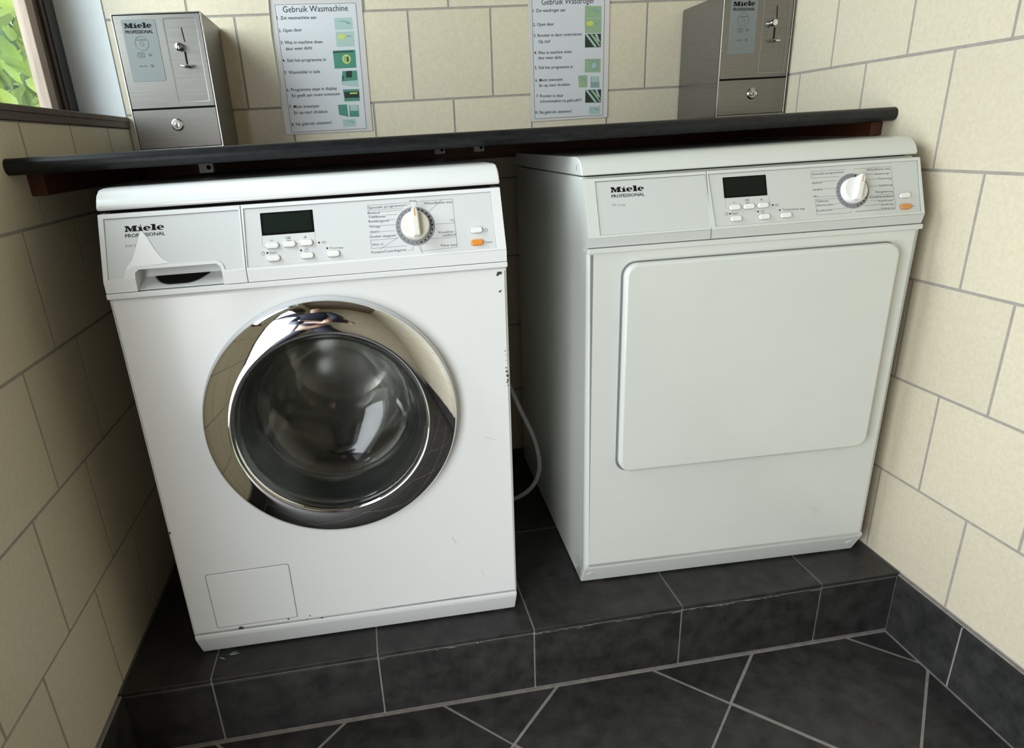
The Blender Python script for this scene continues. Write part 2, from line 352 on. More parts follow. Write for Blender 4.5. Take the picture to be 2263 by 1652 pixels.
# raised step
XJ = [XL + 0.002, 0.027, 0.322, 0.6165, 0.9125, 1.2085, XR - 0.002]
bm = NB(); g = 0.0017
box(bm, XL, XR, YS + 0.0022, YB, ZF, -0.0018, 1)
for i in range(6):
    a, b = XJ[i] + g, XJ[i + 1] - g
    for y0, y1 in ((YS - 0.001, 0.2745 - g), (0.2745 + g, 0.5705 - g), (0.5705 + g, YB - 0.001)):
        box(bm, a, b, y0, y1, -0.0095, 0.0, 0)
    box(bm, a, b, YS, YS + 0.008, ZF + 0.0040, -0.0130, 0)
o = obj('trim_1', bm, ['slate', 'fgrout'], bevel=0.0014, seg=2)
tag(o, 'raised dark tiled step carrying both machines', kind='structure')
# worn pale streaks on the step nosing
bm = NB(); FS = frame((0, YS - 0.0012, 0), (1, 0, 0), (0, 0, 1)); FT = frame((0, 0, 0.0002), (1, 0, 0), (0, 1, 0))
for k in range(46):
    x = random.choice([random.uniform(0.60, 0.90), random.uniform(0.30, 0.9), random.uniform(0.92, 1.2)]); w = random.uniform(0.004, 0.035)
    z = -0.0115 + random.uniform(-0.0015, 0.0015); h = random.uniform(0.0006, 0.0016)
    plate(bm, [[(x, z), (x + w * .5, z - h * .3), (x + w, z + h * .2), (x + w * .7, z + h), (x + w * .2, z + h * .8)]], FS, up=0.0002)
tag(obj('trim_2', bm, 'fgrout'), kind='structure')
# baseboards of the same dark tile
for nm, x0, x1, ph in (('baseboard_right', XR - 0.009, XR + 0.001, -0.2015), ('baseboard_left', XL - 0.001, XL + 0.009, -0.25)):
    bm = NB(); y = ph; js = [YS - 0.001]
    end = YR if 'right' in nm else LD1
    while y > end: js.append(y); y -= 0.2975
    js.append(end)
    inner = x0 if 'right' in nm else x1
    for p, q in zip(js[:-1], js[1:]): box(bm, x0, x1, q + 0.0016, p - 0.0016, ZF + 0.002, -0.0075, 0)
    box(bm, x0 + (0.001 if 'right' in nm else 0), x1 - (0 if 'right' in nm else 0.001), end, YS - 0.001, ZF, -0.0085, 1)
    box(bm, x0 + (0.003 if 'right' in nm else 0), x1 - (0 if 'right' in nm else 0.003), end, YS - 0.001, -0.0075, -0.0040, 1)
    tag(obj(nm, bm, ['slate', 'fgrout'], bevel=0.0008, seg=1), kind='structure')

# ------------------------------------------------------------------ window in the left wall
win = empty('window_1', (0, 0, 0)); tag(win, 'dark wood framed window over the left wall, garden behind', kind='structure')
XF = XL - 0.100    # room-side face of the frame
bm = NB(); box(bm, XF - 0.03, XF, 0.640, YB, WZ0 + 0.02, WZ1); box(bm, XF - 0.0295, XF - 0.006, YB, 0.747, WZ0 + 0.02, WZ1); box(bm, XF - 0.03, XF - 0.006, 0.614, 0.640, WZ0 + 0.02, WZ1)
box(bm, XF - 0.03, XF, WY0, WY0 + 0.08, WZ0 + 0.02, WZ1); pass
box(bm, XF - 0.03, XF, WY0, YB, WZ1 - 0.07, WZ1); box(bm, XF - 0.03, XF, WY0, YB, WZ0 + 0.005, WZ0 + 0.028)
obj('window_frame', bm, 'darkwood', win, bevel=0.002)
bm = NB(); box(bm, XF - 0.028, XF - 0.004, 0.581, 0.6145, WZ0 + 0.02, WZ1 - 0.06); obj('glazing_bead', bm, 'bead', win, bevel=0.002)
bm = NB(); box(bm, XF - 0.001, XF + 0.003, 0.655, YB - 0.0005, WZ0 + 0.02, WZ1); obj('sealant_strip', bm, 'tape', win)
bm = NB(); box(bm, XF - 0.020, XF - 0.016, WY0 + 0.01, 0.60, WZ0 + 0.02, WZ1 - 0.03); obj('glass_pane', bm, 'pane', win)
bm = NB(); box(bm, XO, XL + 0.004, WY0, YB - 0.001, WZ0 + 0.0005, WZ0 + 0.0235, 0); box(bm, XL + 0.0045, XL + 0.006, WY0, YB - 0.002, WZ0 + 0.013, WZ0 + 0.0225, 0)
obj('window_sill', bm, 'sill', win, bevel=0.0015)
bm = NB(); box(bm, XF - 0.001, XL - 0.0005, YB - 0.0008, YB + 0.02, WZ0 + 0.023, WZ1 + 0.0); box(bm, XF, XL, WY0 - 0.02, WY0 + 0.001, WZ0 + 0.023, WZ1); box(bm, XF, XL, WY0, YB, WZ1 - 0.001, WZ1 + 0.02)
obj('window_reveal', bm, 'plaster', win)
bm = NB(); box(bm, XO, XF - 0.0295, 0.748, YB + 0.14, WZ0 - 0.2, WZ1 + 0.1); obj('stone_jamb', bm, 'stone', win, bevel=0.003)

# ------------------------------------------------------------------ doorway to the garden, left of the viewer
dr = empty('door_1', (XL, LD1, ZF)); tag(dr, kind='structure')
bm = NB(); H_ = 1.90 - ZF; y0 = LD0 - LD1
box(bm, XO - XL, 0.006, -0.03, -0.0005, 0.0, H_); box(bm, XO - XL, 0.006, y0 + 0.0005, y0 + 0.03, 0.0, H_); box(bm, XO - XL, 0.006, y0 + 0.03, -0.03, H_ - 0.03, H_ - 0.0005)
obj('door_frame', bm, 'darkwood', dr, bevel=0.002)
bm = NB(); box(bm, XO - XL - 0.745, XO - XL - 0.002, y0 - 0.045, y0 - 0.002, 0.01, H_ - 0.02); obj('door_leaf', bm, 'navy', dr, bevel=0.003)

# ------------------------------------------------------------------ machines
W ={
 'inL':[(0.0076,0.0908),(0.1983,0.0911),(0.1981,0.0036),(0.0062,0.0016)],
 'seam':[(0.2017,0.0962),(0.2019,-0.018)],
 'inC':[(0.2057,0.0921),(0.5839,0.0926),(0.5838,0.0035),(0.2039,0.0031)],
 'disp':[(0.2289,0.084),(0.3064,0.0843),(0.306,0.0498),(0.229,0.0503)],
 'btn':[(0.2429,0.0335),(0.2677,0.0338),(0.2928,0.0339),(0.243,0.0144),(0.2924,0.0145),(0.331,0.0142),(0.5512,0.0335),(0.5504,0.0143)],
 'knob':[(0.458,0.0471),(0.4277,0.0494),(0.4886,0.0448),(0.4611,0.0775),(0.4548,0.0171)],
 'logo':[(0.0354,0.0705),(0.0907,0.07)],
 'prof':[(0.0353,0.0618),(0.0911,0.062)],
 'pw':[(0.0348,0.0477),(0.0588,0.0477)],
 'film':[(0.0574,0.0713),(0.0505,0.0502),(0.0423,0.0284),(0.0335,0.0172),(0.0289,0.0042),(0.0356,0.0006),(0.0396,0.0137),(0.0471,0.019),(0.094,0.0197),(0.0834,0.0281),(0.0734,0.0439),(0.0662,0.0594)],
 'lip':[(0.0286,0.0012),(0.0443,0.0193),(0.1616,0.0187),(0.1718,0.0035),(0.1973,0.0029)],
 'opening':[(0.0446,-0.018),(0.0448,0.0088),(0.0509,0.0135),(0.1596,0.0121),(0.165,0.0078),(0.167,-0.0173)],
 'ell':[(0.0646,0.0086),(0.1419,0.009),(0.0805,-0.0047),(0.1176,-0.0048)],
 'leds':[(0.3113,0.0331),(0.3226,0.0237),(0.2345,0.0235),(0.2838,0.0234)],
 'circ':[(0.2283,0.0232),(0.2917,0.0232),(0.5663,0.0329)],
 'oval':[(0.3186,0.0331)],
 'brk':[(0.2286,0.0499),(0.2282,0.0346),(0.2317,0.0325),(0.3068,0.0497),(0.306,0.0339),(0.3024,0.0327)],
 't_minus':[(0.24,0.0421),(0.2449,0.0418)],
 't_ok':[(0.263,0.0419),(0.2709,0.0417)],
 't_eq':[(0.2642,0.0392),(0.2702,0.0393)],
 't_plus':[(0.2894,0.0409),(0.2939,0.0409)],
 't_start':[(0.2373,0.0217),(0.2484,0.0216)],
 't_voor':[(0.3258,0.0224),(0.3461,0.0215)],
 't_deur':[(0.5633,0.0127),(0.5744,0.0125)],
 't_spec':[(0.3899,0.0788),(0.4489,0.0792)],
 't_bad':[(0.3881,0.071),(0.4067,0.0705)],
 't_taf':[(0.3882,0.0646),(0.4141,0.0642)],
 't_bed':[(0.3881,0.0579),(0.4188,0.0574)],
 't_vit':[(0.3878,0.0501),(0.4051,0.0496)],
 't_jea':[(0.3888,0.0418),(0.4026,0.0417)],
 't_don':[(0.388,0.0342),(0.4264,0.0339)],
 't_wol':[(0.3898,0.0219),(0.4071,0.0217)],
 't_pom':[(0.3876,0.0102),(0.4407,0.0104)],
 't_ein':[(0.4531,0.0852),(0.4639,0.0847)],
 't_wit':[(0.4747,0.0794),(0.5181,0.079)],
 't_c':[(0.5124,0.0501),(0.5182,0.05)],
 't_kre':[(0.4928,0.033),(0.5179,0.0327)],
 't_ste':[(0.4978,0.0279),(0.519,0.028)],
 't_fij':[(0.4943,0.0124),(0.5189,0.0121)],
}
D ={
 'inL':[(0.0189,0.0924),(0.2087,0.0964),(0.2122,0.0037),(0.0198,0.0034)],
 'seam':[(0.2104,0.0967),(0.2103,-0.0163)],
 'inC':[(0.2132,0.0936),(0.5944,0.0943),(0.5926,0.0034),(0.2184,0.0045)],
 'disp':[(0.2384,0.0854),(0.3147,0.0854),(0.3164,0.0505),(0.2394,0.0504)],
 'btn':[(0.2548,0.0338),(0.2795,0.0337),(0.3044,0.0339),(0.2552,0.0148),(0.3049,0.0146),(0.3435,0.0145),(0.5608,0.0334),(0.5609,0.014)],
 'knob':[(0.467,0.0475),(0.437,0.0495),(0.4971,0.0455),(0.4698,0.0775),(0.4641,0.0175)],
 'logo':[(0.0445,0.0731),(0.1011,0.0725)],
 'prof':[(0.045,0.0643),(0.1012,0.0642)],
 'pw':[(0.0454,0.0503),(0.067,0.0493)],
 'leds':[(0.3224,0.0334),(0.3339,0.024),(0.2955,0.024),(0.2461,0.024)],
 'circ':[(0.3034,0.0235),(0.2399,0.0239),(0.5734,0.0338)],
 'oval':[(0.3297,0.0331)],
 'brk':[(0.2394,0.0504),(0.2403,0.0343),(0.2423,0.0324),(0.3164,0.0505),(0.3173,0.0343),(0.3144,0.0327)],
 't_minus':[(0.2517,0.0428),(0.2562,0.0425)],
 't_ok':[(0.2743,0.0428),(0.2819,0.0428)],
 't_eq':[(0.2752,0.0398),(0.281,0.0397)],
 't_plus':[(0.3009,0.0419),(0.3051,0.0418)],
 't_start':[(0.2492,0.0223),(0.2602,0.0225)],
 't_temp':[(0.338,0.023),(0.3783,0.0222)],
 't_spec':[(0.3973,0.0792),(0.4549,0.0795)],
 't_bad':[(0.3962,0.0642),(0.4146,0.0644)],
 't_ser':[(0.3961,0.0527),(0.4142,0.0528)],
 't_mix':[(0.3963,0.0412),(0.4043,0.0412)],
 't_tij':[(0.3998,0.0327),(0.4222,0.0324)],
 't_war':[(0.3997,0.0255),(0.4297,0.0257)],
 't_kou':[(0.3992,0.0168),(0.4283,0.0169)],
 't_wit':[(0.4956,0.0803),(0.5384,0.0795)],
 't_k1':[(0.511,0.0722),(0.5377,0.0719)],
 't_k2':[(0.515,0.0639),(0.5397,0.0634)],
 't_k3':[(0.5158,0.0519),(0.5406,0.0519)],
 't_k4':[(0.509,0.0411),(0.5405,0.0408)],
 't_k5':[(0.4969,0.033),(0.5406,0.0324)],
 't_k6':[(0.5133,0.0259),(0.5404,0.0258)],
 't_k7':[(0.5174,0.0192),(0.5394,0.0191)],
 't_k8':[(0.5158,0.0123),(0.5406,0.0122)],
 't_deur':[(0.5724,0.0132),(0.581,0.0132)],
}
S1 ={
 'frame':[(0.2275,1.1828),(0.4297,1.177),(0.4263,0.8998),(0.2213,0.9018)],
 'inner':[(0.2364,1.1728),(0.4157,1.1711),(0.4117,0.9057),(0.2346,0.9061)],
 'edge':[(0.2247,1.1652),(0.2222,1.1111),(0.2235,1.0403),(0.2245,1.0136),(0.2214,0.9654),(0.2214,0.9238),(0.2223,0.9017)],
 't0':[(0.2523,1.1572),(0.397,1.1559)],
 't1':[(0.2367,1.1436),(0.324,1.1423)],
 't2':[(0.237,1.1182),(0.2883,1.1185)],
 't3':[(0.2373,1.094),(0.3314,1.0927)],
 't4':[(0.247,1.081),(0.3066,1.081)],
 't5':[(0.2362,1.0572),(0.3344,1.0557)],
 't6':[(0.2366,1.0322),(0.3181,1.0312)],
 't7':[(0.2363,0.9954),(0.3522,0.994)],
 't8':[(0.2464,0.9827),(0.3577,0.982)],
 't9':[(0.2371,0.9591),(0.3059,0.9579)],
 't10':[(0.2461,0.946),(0.3238,0.9449)],
 't11':[(0.2368,0.9206),(0.3309,0.9205)],
 'p':[[(0.3639,1.1428),(0.4042,1.1424),(0.4036,1.1185),(0.3634,1.1186)],[(0.364,1.1149),(0.4048,1.1148),(0.4033,1.0837),(0.3626,1.0841)],[(0.3524,1.0763),(0.404,1.0765),(0.4028,1.039),(0.3525,1.0388)],[(0.3695,1.0327),(0.4032,1.0328),(0.4025,0.9985),(0.3639,1.0036)],[(0.3659,0.9937),(0.4036,0.993),(0.4029,0.9674),(0.367,0.9677)],[(0.3503,0.961),(0.3716,0.961),(0.372,0.9336),(0.3508,0.9391)],[(0.3767,0.9594),(0.3981,0.9591),(0.3977,0.9327),(0.3748,0.9335)],[(0.3577,0.9287),(0.3882,0.9282),(0.3875,0.9126),(0.3573,0.913)]],
}
S2 ={
 'frame':[(0.8181,1.1658),(1.0192,1.16),(1.0191,0.8998),(0.8209,0.8995)],
 'inner':[(0.8274,1.1655),(1.0058,1.1604),(1.0064,0.9053),(0.8305,0.9056)],
 't0':[(0.8508,1.1543),(0.9814,1.1542)],
 't1':[(0.8295,1.1399),(0.9088,1.1391)],
 't2':[(0.8296,1.1105),(0.8806,1.1105)],
 't3':[(0.8306,1.0874),(0.9493,1.0867)],
 't4':[(0.842,1.0741),(0.8712,1.0739)],
 't5':[(0.8309,1.0501),(0.9247,1.0496)],
 't6':[(0.8404,1.039),(0.8998,1.0379)],
 't7':[(0.8318,1.0177),(0.9275,1.0163)],
 't8':[(0.833,0.9897),(0.9018,0.9894)],
 't9':[(0.8428,0.9777),(0.9207,0.9771)],
 't10':[(0.8345,0.9545),(0.9038,0.9525)],
 't11':[(0.8437,0.9419),(0.9502,0.9401)],
 't12':[(0.8317,0.917),(0.9247,0.9155)],
 'p':[[(0.9575,1.1489),(0.9985,1.1476),(0.999,1.122),(0.9572,1.1234)],[(0.9572,1.1228),(0.999,1.121),(0.999,1.0897),(0.958,1.0912)],[(0.9582,1.0894),(0.9984,1.0885),(0.9986,1.0593),(0.9583,1.06)],[(0.9586,1.0347),(0.9987,1.034),(0.9986,1.0037),(0.9584,1.0051)],[(0.9417,0.9988),(0.9648,0.9987),(0.9652,0.9718),(0.944,0.9718)],[(0.9738,0.9955),(0.9939,0.995),(0.9972,0.9694),(0.9737,0.9699)],[(0.9604,0.9654),(1.0015,0.9649),(1.001,0.9352),(0.9602,0.9362)],[(0.9706,0.9272),(0.9995,0.9263),(0.9998,0.9091),(0.9702,0.9094)]],
}
def knob(parent, F, c, ang, kn, ptr_mat):
    cx, cy = c
    e = NB(); plate(e, [circ(cx, cy, 0.0298, 64)], F, 0.0012, 0.0004, up=0.0010); d = obj('dial_ring', e, 'dial', parent, smooth=True)
    e = NB()
    for k in range(24):
        t = 2 * math.pi * k / 24; plate(e, [circ(cx + 0.0262 * math.cos(t), cy + 0.0262 * math.sin(t), 0.0007 if math.cos(t) < 0.1 else 0.0013, 10)], F, up=0.0013)
    obj('dial_marks', e, 'black', d)
    K = F @ Matrix.Translation((cx, cy, 0)) @ Matrix.Rotation(ang, 4, 'Z')
    e = NB(); lathe(e, [(0.0, 0.001), (0.0222, 0.001), (0.0220, 0.006), (0.0212, 0.0095), (0.0198, 0.0108), (0, 0.0108)], K, 64)
    kb = obj('knob', e, kn, parent, smooth=True)
    e = NB()
    pts = [(-0.0052, -0.0200), (0.0052, -0.0200), (0.0052, 0.0180), (0.0030, 0.0235), (-0.0030, 0.0235), (-0.0052, 0.0180)]
    plate(e, [round_poly(pts, 0.002)], K, 0.0215, 0.0022, up=0.0225); obj('knob_grip', e, kn, kb, smooth=True)
    e = NB(); box_pts = [(-0.0007, 0.0095), (0.0007, 0.0095), (0.0007, 0.0212), (-0.0007, 0.0212)]
    plate(e, [box_pts], K, up=0.0228); obj('pointer_line', e, ptr_mat, kb)
def pill(parent, F, c, m, name='push_button', w=0.0188, h=0.0086):
    e = NB(); plate(e, [rrect(c[0] - w / 2 - .0006, c[1] - h / 2 - .0006, c[0] + w / 2 + .0006, c[1] + h / 2 + .0006, h / 2)], F, 0.0006, up=0.0003, mi=1)
    plate(e, [rrect(c[0] - w / 2, c[1] - h / 2, c[0] + w / 2, c[1] + h / 2, h / 2 - .0002, 8)], F, 0.0046, 0.0012, up=0.0040)
    return obj(name, e, [m, 'pale_print'], parent, smooth=True)
WD = 0.5950
def machine(name, label, cat, loc, rz, G, T, K, depth, washer):
    R = empty(name, loc, rz); tag(R, label, cat, 'white laundry machines on the step')
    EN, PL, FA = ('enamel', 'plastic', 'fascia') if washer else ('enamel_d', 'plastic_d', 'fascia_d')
    t = Vector((T[0] - K[0], T[1] - K[1])); LL = t.length; t /= LL
    F = frame((0, K[0], K[1]), (1, 0, 0), (0, t.x, t.y))        # slanted console face, z outwards
    FL = frame((0, K[0] + 0.0002, K[1]), (1, 0, 0), (0, 0, 1))  # vertical strip below it
    off = 0.0012
    # cabinet
    bm = NB()
    if washer:   # open shell so the drum can stand inside
        sp = [(0.0290, 0.010), (0.014, 0.043), (0.014, 0.7000), (0.0480, 0.7920), (depth, 0.7920), (depth, 0.010)]; extr(bm, sp, 0.0015, 0.004); extr(bm, sp, WD - 0.004, WD - 0.0015)
        box(bm, 0.004, WD - 0.004, depth - 0.003, depth, 0.010, 0.792); box(bm, 0.004, WD - 0.004, 0.032, depth - 0.003, 0.010, 0.013)
        box(bm, 0.004, WD - 0.004, 0.050, depth - 0.003, 0.789, 0.792)
        obj('cabinet', bm, EN, R)
    else:
        extr(bm, [(0.0280, 0.004), (0.0260, 0.012), (0.0125, 0.043), (0.0125, 0.7075), (0.0480, 0.7990), (depth, 0.7990), (depth, 0.004)], 0.0005, WD - 0.0005); obj('cabinet', bm, EN, R, bevel=0.0022)
        bm = NB(); box(bm, 0.003, WD - 0.003, 0.010, 0.05, 0.05, 0.70); obj('front_seam', bm, 'collar', R)
    # front panel
    FF = frame((0, 0, 0), (1, 0, 0), (0, 0, 1))
    outer = rrect(0.0, 0.0605 if washer else 0.0510, WD, 0.6780 if washer else 0.6865, 0.0015, 2); loops = [outer]
    if washer: loops.append(circ(0.2985, 0.455, 0.196, 128)[::-1])
    bm = NB(); plate(bm, loops, FF, 0.0130 if washer else 0.0230, 0.0045 if washer else 0.0095, up=0.0)
    obj('front_panel', bm, EN, R, smooth=True, ang=40)
    # strip under the console
    bm = NB(); box(bm, -0.001, WD + 0.001, -0.0040, 0.03, 0.6785, 0.6872); obj('edge_strip', bm, PL, R, bevel=0.0018)
    # console core
    def core(bm, u0, u1):
        bk2 = [(0.0580, T[1] - off * t.x), (0.0230, 0.7085), (0.0230, 0.6885)] if not washer else [(0.060, T[1] - off * t.x), (0.055, 0.6885)]
        extr(bm, [(0.0012, 0.6885), (K[0], K[1] - 0.0010), (K[0] + off * t.y, K[1] - off * t.x + 0.0004), (T[0] + off * t.y, T[1] - off * t.x)] + bk2, u0, u1)
    bm = NB()
    if washer:
        core(bm, 0.0, 0.0446); core(bm, 0.1668, WD)
        zc = K[1] + 0.0132 * t.y
        extr(bm, [(0.055, zc), (K[0] + 0.0132 * t.x + off * t.y, zc), (T[0] + off * t.y, T[1] - off * t.x), (0.055, T[1] - off * t.x)], 0.0446, 0.1668)
        extr(bm, [(0.055, 0.6885), (0.0018, 0.6885), (0.0018, 0.6900), (0.030, 0.7030), (0.034, zc), (0.055, zc)], 0.0446, 0.1668)
    else: core(bm, 0.0, WD)
    cons = obj('console', bm, FA, R)
    # console face plates with their sunken fascia
    b1 = LL - 0.0004; s = G['seam'][0][0]; iL = G['inL']; iC = G['inC']
    if washer:
        op = [(0.0446, 0.0), (0.0447, 0.0090), (0.0500, 0.0134), (0.1598, 0.0134), (0.1652, 0.0085), (0.1668, 0.0)]
        outer = [(0.0, 0.0)] + op + [(s - 0.0005, 0.0), (s - 0.0005, b1), (0.0, b1)]
        hole = [(0.0076, 0.0910), (0.1983, 0.0910), (0.1982, 0.0036), (0.1716, 0.0036), (0.1690, 0.0125), (0.1640, 0.0172), (0.1596, 0.0188), (0.0455, 0.0192), (0.0390, 0.0175), (0.0335, 0.0130), (0.0300, 0.0060), (0.0288, 0.0018), (0.0068, 0.0018)]
        bm = NB(); plate(bm, [outer, hole], F, off, 0.0003, up=0.0004)
        ol = [(0.0, -0.0180), (0.0446, -0.0180), (0.0446, 0.0), (0.0, 0.0)]; plate(bm, [ol], FL, 0.0012, 0.0002, up=0.0008)
        ol = [(0.1668, -0.0180), (s - 0.0005, -0.0180), (s - 0.0005, 0.0), (0.1668, 0.0)]; plate(bm, [ol], FL, 0.0012, 0.0002, up=0.0008)
        dw = obj('detergent_drawer', bm, PL, R)
        bm = NB(); Q = frame((0, 0.0018, 0.6900), (1, 0, 0), (0, 0.0282, 0.0130))
        plate(bm, [round_poly([(0.0620, 0.0305), (0.0740, 0.0120), (0.0850, 0.0065), (0.1150, 0.0065), (0.1280, 0.0120), (0.1450, 0.0305)], 0.006)], Q, up=0.0004)
        obj('finger_slot', bm, 'gap', dw)
        bm = NB(); lp = round_poly([(0.0600, 0.0308), (0.0725, 0.0110), (0.0842, 0.0048), (0.1160, 0.0048), (0.1292, 0.0110), (0.1470, 0.0308)], 0.006)
        li = round_poly([(0.0612, 0.0308), (0.0732, 0.0116), (0.0845, 0.0056), (0.1156, 0.0056), (0.1286, 0.0116), (0.1458, 0.0308)], 0.006)
        plate(bm, [lp, li], Q, up=0.0006); obj('slot_rim', bm, 'pale_print', dw)
        bm = NB(); plate(bm, [round_poly(G['film'], 0.0025)], F, up=0.0000)
        tag(obj('torn_film', bm, 'film', dw), 'torn white film patch')
    else:
        bm = NB(); plate(bm, [[(0.0, 0.0), (s - 0.0006, 0.0), (s - 0.0006, b1), (0.0, b1)], quad([(iL[3][0], 0.0036), (iL[2][0] - .001, 0.0036), (iL[1][0], 0.0925), (iL[0][0], 0.0925)])], F, off, 0.0003, up=0.0004)
        obj('console_cover', bm, PL, R)
    bm = NB(); plate(bm, [[(s + 0.0006, 0.0), (WD, 0.0), (WD, b1), (s + 0.0006, b1)], quad([(iC[3][0], 0.0036), (iC[2][0] - .004, 0.0036), (iC[1][0] - .004, 0.0922), (iC[0][0], 0.0922)])], F, off, 0.0003, up=0.0004)
    if washer: plate(bm, [[(s + 0.0006, -0.0180), (WD, -0.0180), (WD, 0.0), (s + 0.0006, 0.0)]], FL, 0.0012, 0.0002, up=0.0008)
    cp = obj('control_panel', bm, PL, R)
    bm = NB(); line(bm, (s, 0.0), (s, b1), 0.0016, F, -0.0010); line(bm, (s, -0.0175), (s, 0.0), 0.0010, FL, 0.0002)
    for lp in ((iL if not washer else None), iC):
        if lp:
            q = [(lp[0][0], .0922), (lp[1][0] - (.004 if lp is iC else 0), .0922), (lp[2][0] - (.004 if lp is iC else 0), .0036), (lp[3][0], .0036), (lp[0][0], .0922)]
            pline(bm, q, 0.0006, F, -off + 0.0002)
    if washer: pline(bm, hole + hole[:1], 0.0006, F, -off + 0.0002)
    obj('panel_seams', bm, 'grey_print', cons)
    # display
    U = -off + 0.0003
    d = G['disp']; a0, a1, c0, c1 = d[0][0], d[1][0], d[2][1], d[0][1]
    bm = NB(); plate(bm, [rrect(a0, c0, a1, c1, 0.0008, 2)], F, 0.0012, 0.0002, up=U); dp = obj('display', bm, 'lcd_frame', cp)
    bm = NB(); plate(bm, [rrect(a0 + .0035, c0 + .0035, a1 - .0035, c1 - .0025, 0.0004, 2)], F, up=U + 0.0001); obj('display_window', bm, 'lcd', dp)
    FB = F @ Matrix.Translation((0, 0, -off))
    for i, c in enumerate(G['btn']):
        if i == 7: tag(pill(cp, FB, c, 'orange' if washer else 'orange_dull'), 'orange door button')
        else: pill(cp, FB, c, 'button')
    kc = (0.4580, 0.0471) if washer else (0.4670, 0.0475)
    knob(cp, FB, kc, 0.02 if washer else -0.30, 'cream_knob' if washer else 'button', 'orange')
    # printed words and signs
    bm = NB(); PU = -off + 0.0004
    P = lambda k, s_, h, mi=1, b=0.0: text(bm, s_, G[k][0], G[k][1], h, F, PU, mi, b)
    wordmark(bm, G['logo'][0], G['logo'][1], F, PU - 0.0001, 0, 1.05)
    P('prof', 'PROFESSIONAL', 0.0052, 0, 0.006)
    P('pw', 'PW 5065' if washer else 'PT 5136', 0.0036, 2)
    P('t_ok', 'OK', 0.0042); P('t_start', 'Start', 0.0040, 1); P('t_plus', '+', 0.0040, 1, 0.02)
    line(bm, G['t_minus'][0], G['t_minus'][1], 0.0006, F, PU, 1)
    line(bm, G['t_eq'][0], G['t_eq'][1], 0.0004, F, PU, 1); q = [(x, y + 0.0009) for x, y in G['t_eq']]; line(bm, q[0], q[1], 0.0004, F, PU, 1)
    for c in G['leds']: plate(bm, [circ(c[0], c[1], 0.0014, 16)], F, up=PU, mi=0)
    for c in G['circ'][: (3 if washer else 2)]:
        ring(bm, c[0], c[1], 0.0027, 0.0004, F, PU, 1); line(bm, c, (c[0] + .001, c[1] + .0018), 0.0003, F, PU, 1); line(bm, c, (c[0], c[1] + .0018), 0.0003, F, PU, 1)
    c = G['oval'][0]; ring(bm, c[0], c[1], 0.0034, 0.0004, F, PU, 1, 0.0018); line(bm, (c[0] - .002, c[1]), (c[0] + .001, c[1]), 0.0004, F, PU, 1)
    bk = G['brk']; pline(bm, bk[:3] + [(G['btn'][0][0] - .0095, bk[2][1])], 0.0003, F, PU, 2); pline(bm, bk[3:6], 0.0003, F, PU, 2)
    bx = G['btn']; line(bm, (bx[0][0], bx[0][1] + .0005), (bx[2][0], bx[2][1] + .0005), 0.0003, F, PU, 2)
    LN = lambda *ps: pline(bm, ps, 0.00035, F, PU, 1)
    if washer:
        for k, w in (('t_spec', "Speciale programma's"), ('t_bad', 'Badstof'), ('t_taf', 'Tafellinnen'), ('t_bed', 'Beddengoed'), ('t_vit', 'Vitrage'), ('t_jea', 'Jeans'), ('t_don', 'Donker wasgoed'), ('t_wol', 'Wol'), ('t_pom', 'Pompen/Centrifugeren'), ('t_wit', 'Witte/Bonte was'), ('t_c', '\u00b0C'), ('t_kre', 'Kreukher-'), ('t_ste', 'stellend'), ('t_fij', 'Fijne was'), ('t_voor', 'Voorwas'), ('t_deur', 'Deur'), ('t_ein', 'Einde')):
            e = list(G[k])
            if k == 't_wol': e[1] = (e[0][0] + 0.0095, e[1][1])
            text(bm, w, e[0], e[1], 0.0037 if k not in ('t_ein', 't_voor', 't_deur') else 0.0031, F, PU, 1)
        ring(bm, 0.4045, 0.0232, 0.0022, 0.0004, F, PU, 1, 0.0014)
        LN((.4436, .0765), (.3889, .0765), (.3885, .0843), (.4522, .0843), (.4527, .0789)); LN((.4085, .0733), (.441, .0733)); LN((.4156, .0675), (.4334, .0675)); LN((.4203, .0598), (.4288, .0598))
        LN((.4064, .0518), (.4279, .0518)); LN((.4039, .0427), (.427, .0427)); LN((.464, .0781), (.4642, .0848), (.5194, .0850), (.5191, .0478), (.4897, .0478)); LN((.5191, .0478), (.5192, .0098), (.4640, .0080), (.4632, .0160)); LN((.4803, .0256), (.5192, .0258))
        LN((.4420, .0181), (.3885, .0180), (.3882, .0305), (.4300, .0310)); LN((.4010, .0160), (.4300, .0320)); LN((.4810, .0680), (.5040, .0860)); LN((.4600, .0160), (.4650, .0040)); LN((.4440, .0110), (.4510, .0110), (.4512, .0170))
    else:
        for k, w in (('t_spec', "Speciale programma's"), ('t_bad', 'Badstof'), ('t_ser', 'Strijken'), ('t_mix', 'Mix'), ('t_tij', 'Tijdkeuze'), ('t_war', 'Warme lucht'), ('t_kou', 'Koude lucht'), ('t_wit', 'Witte/Bonte was'), ('t_k1', 'Kastdroog+'), ('t_k2', 'Kastdroog'), ('t_k3', 'Strijkdroog'), ('t_k4', 'Mangeldroog'), ('t_k5', 'Kreukherstellend'), ('t_k6', 'Kastdroog+'), ('t_k7', 'Kastdroog'), ('t_k8', 'Strijkdroog'), ('t_temp', 'Temperatuur laag')):
            text(bm, w, G[k][0], G[k][1], 0.0033, F, PU, 1, 0.006 if k == 't_k5' else 0.0)
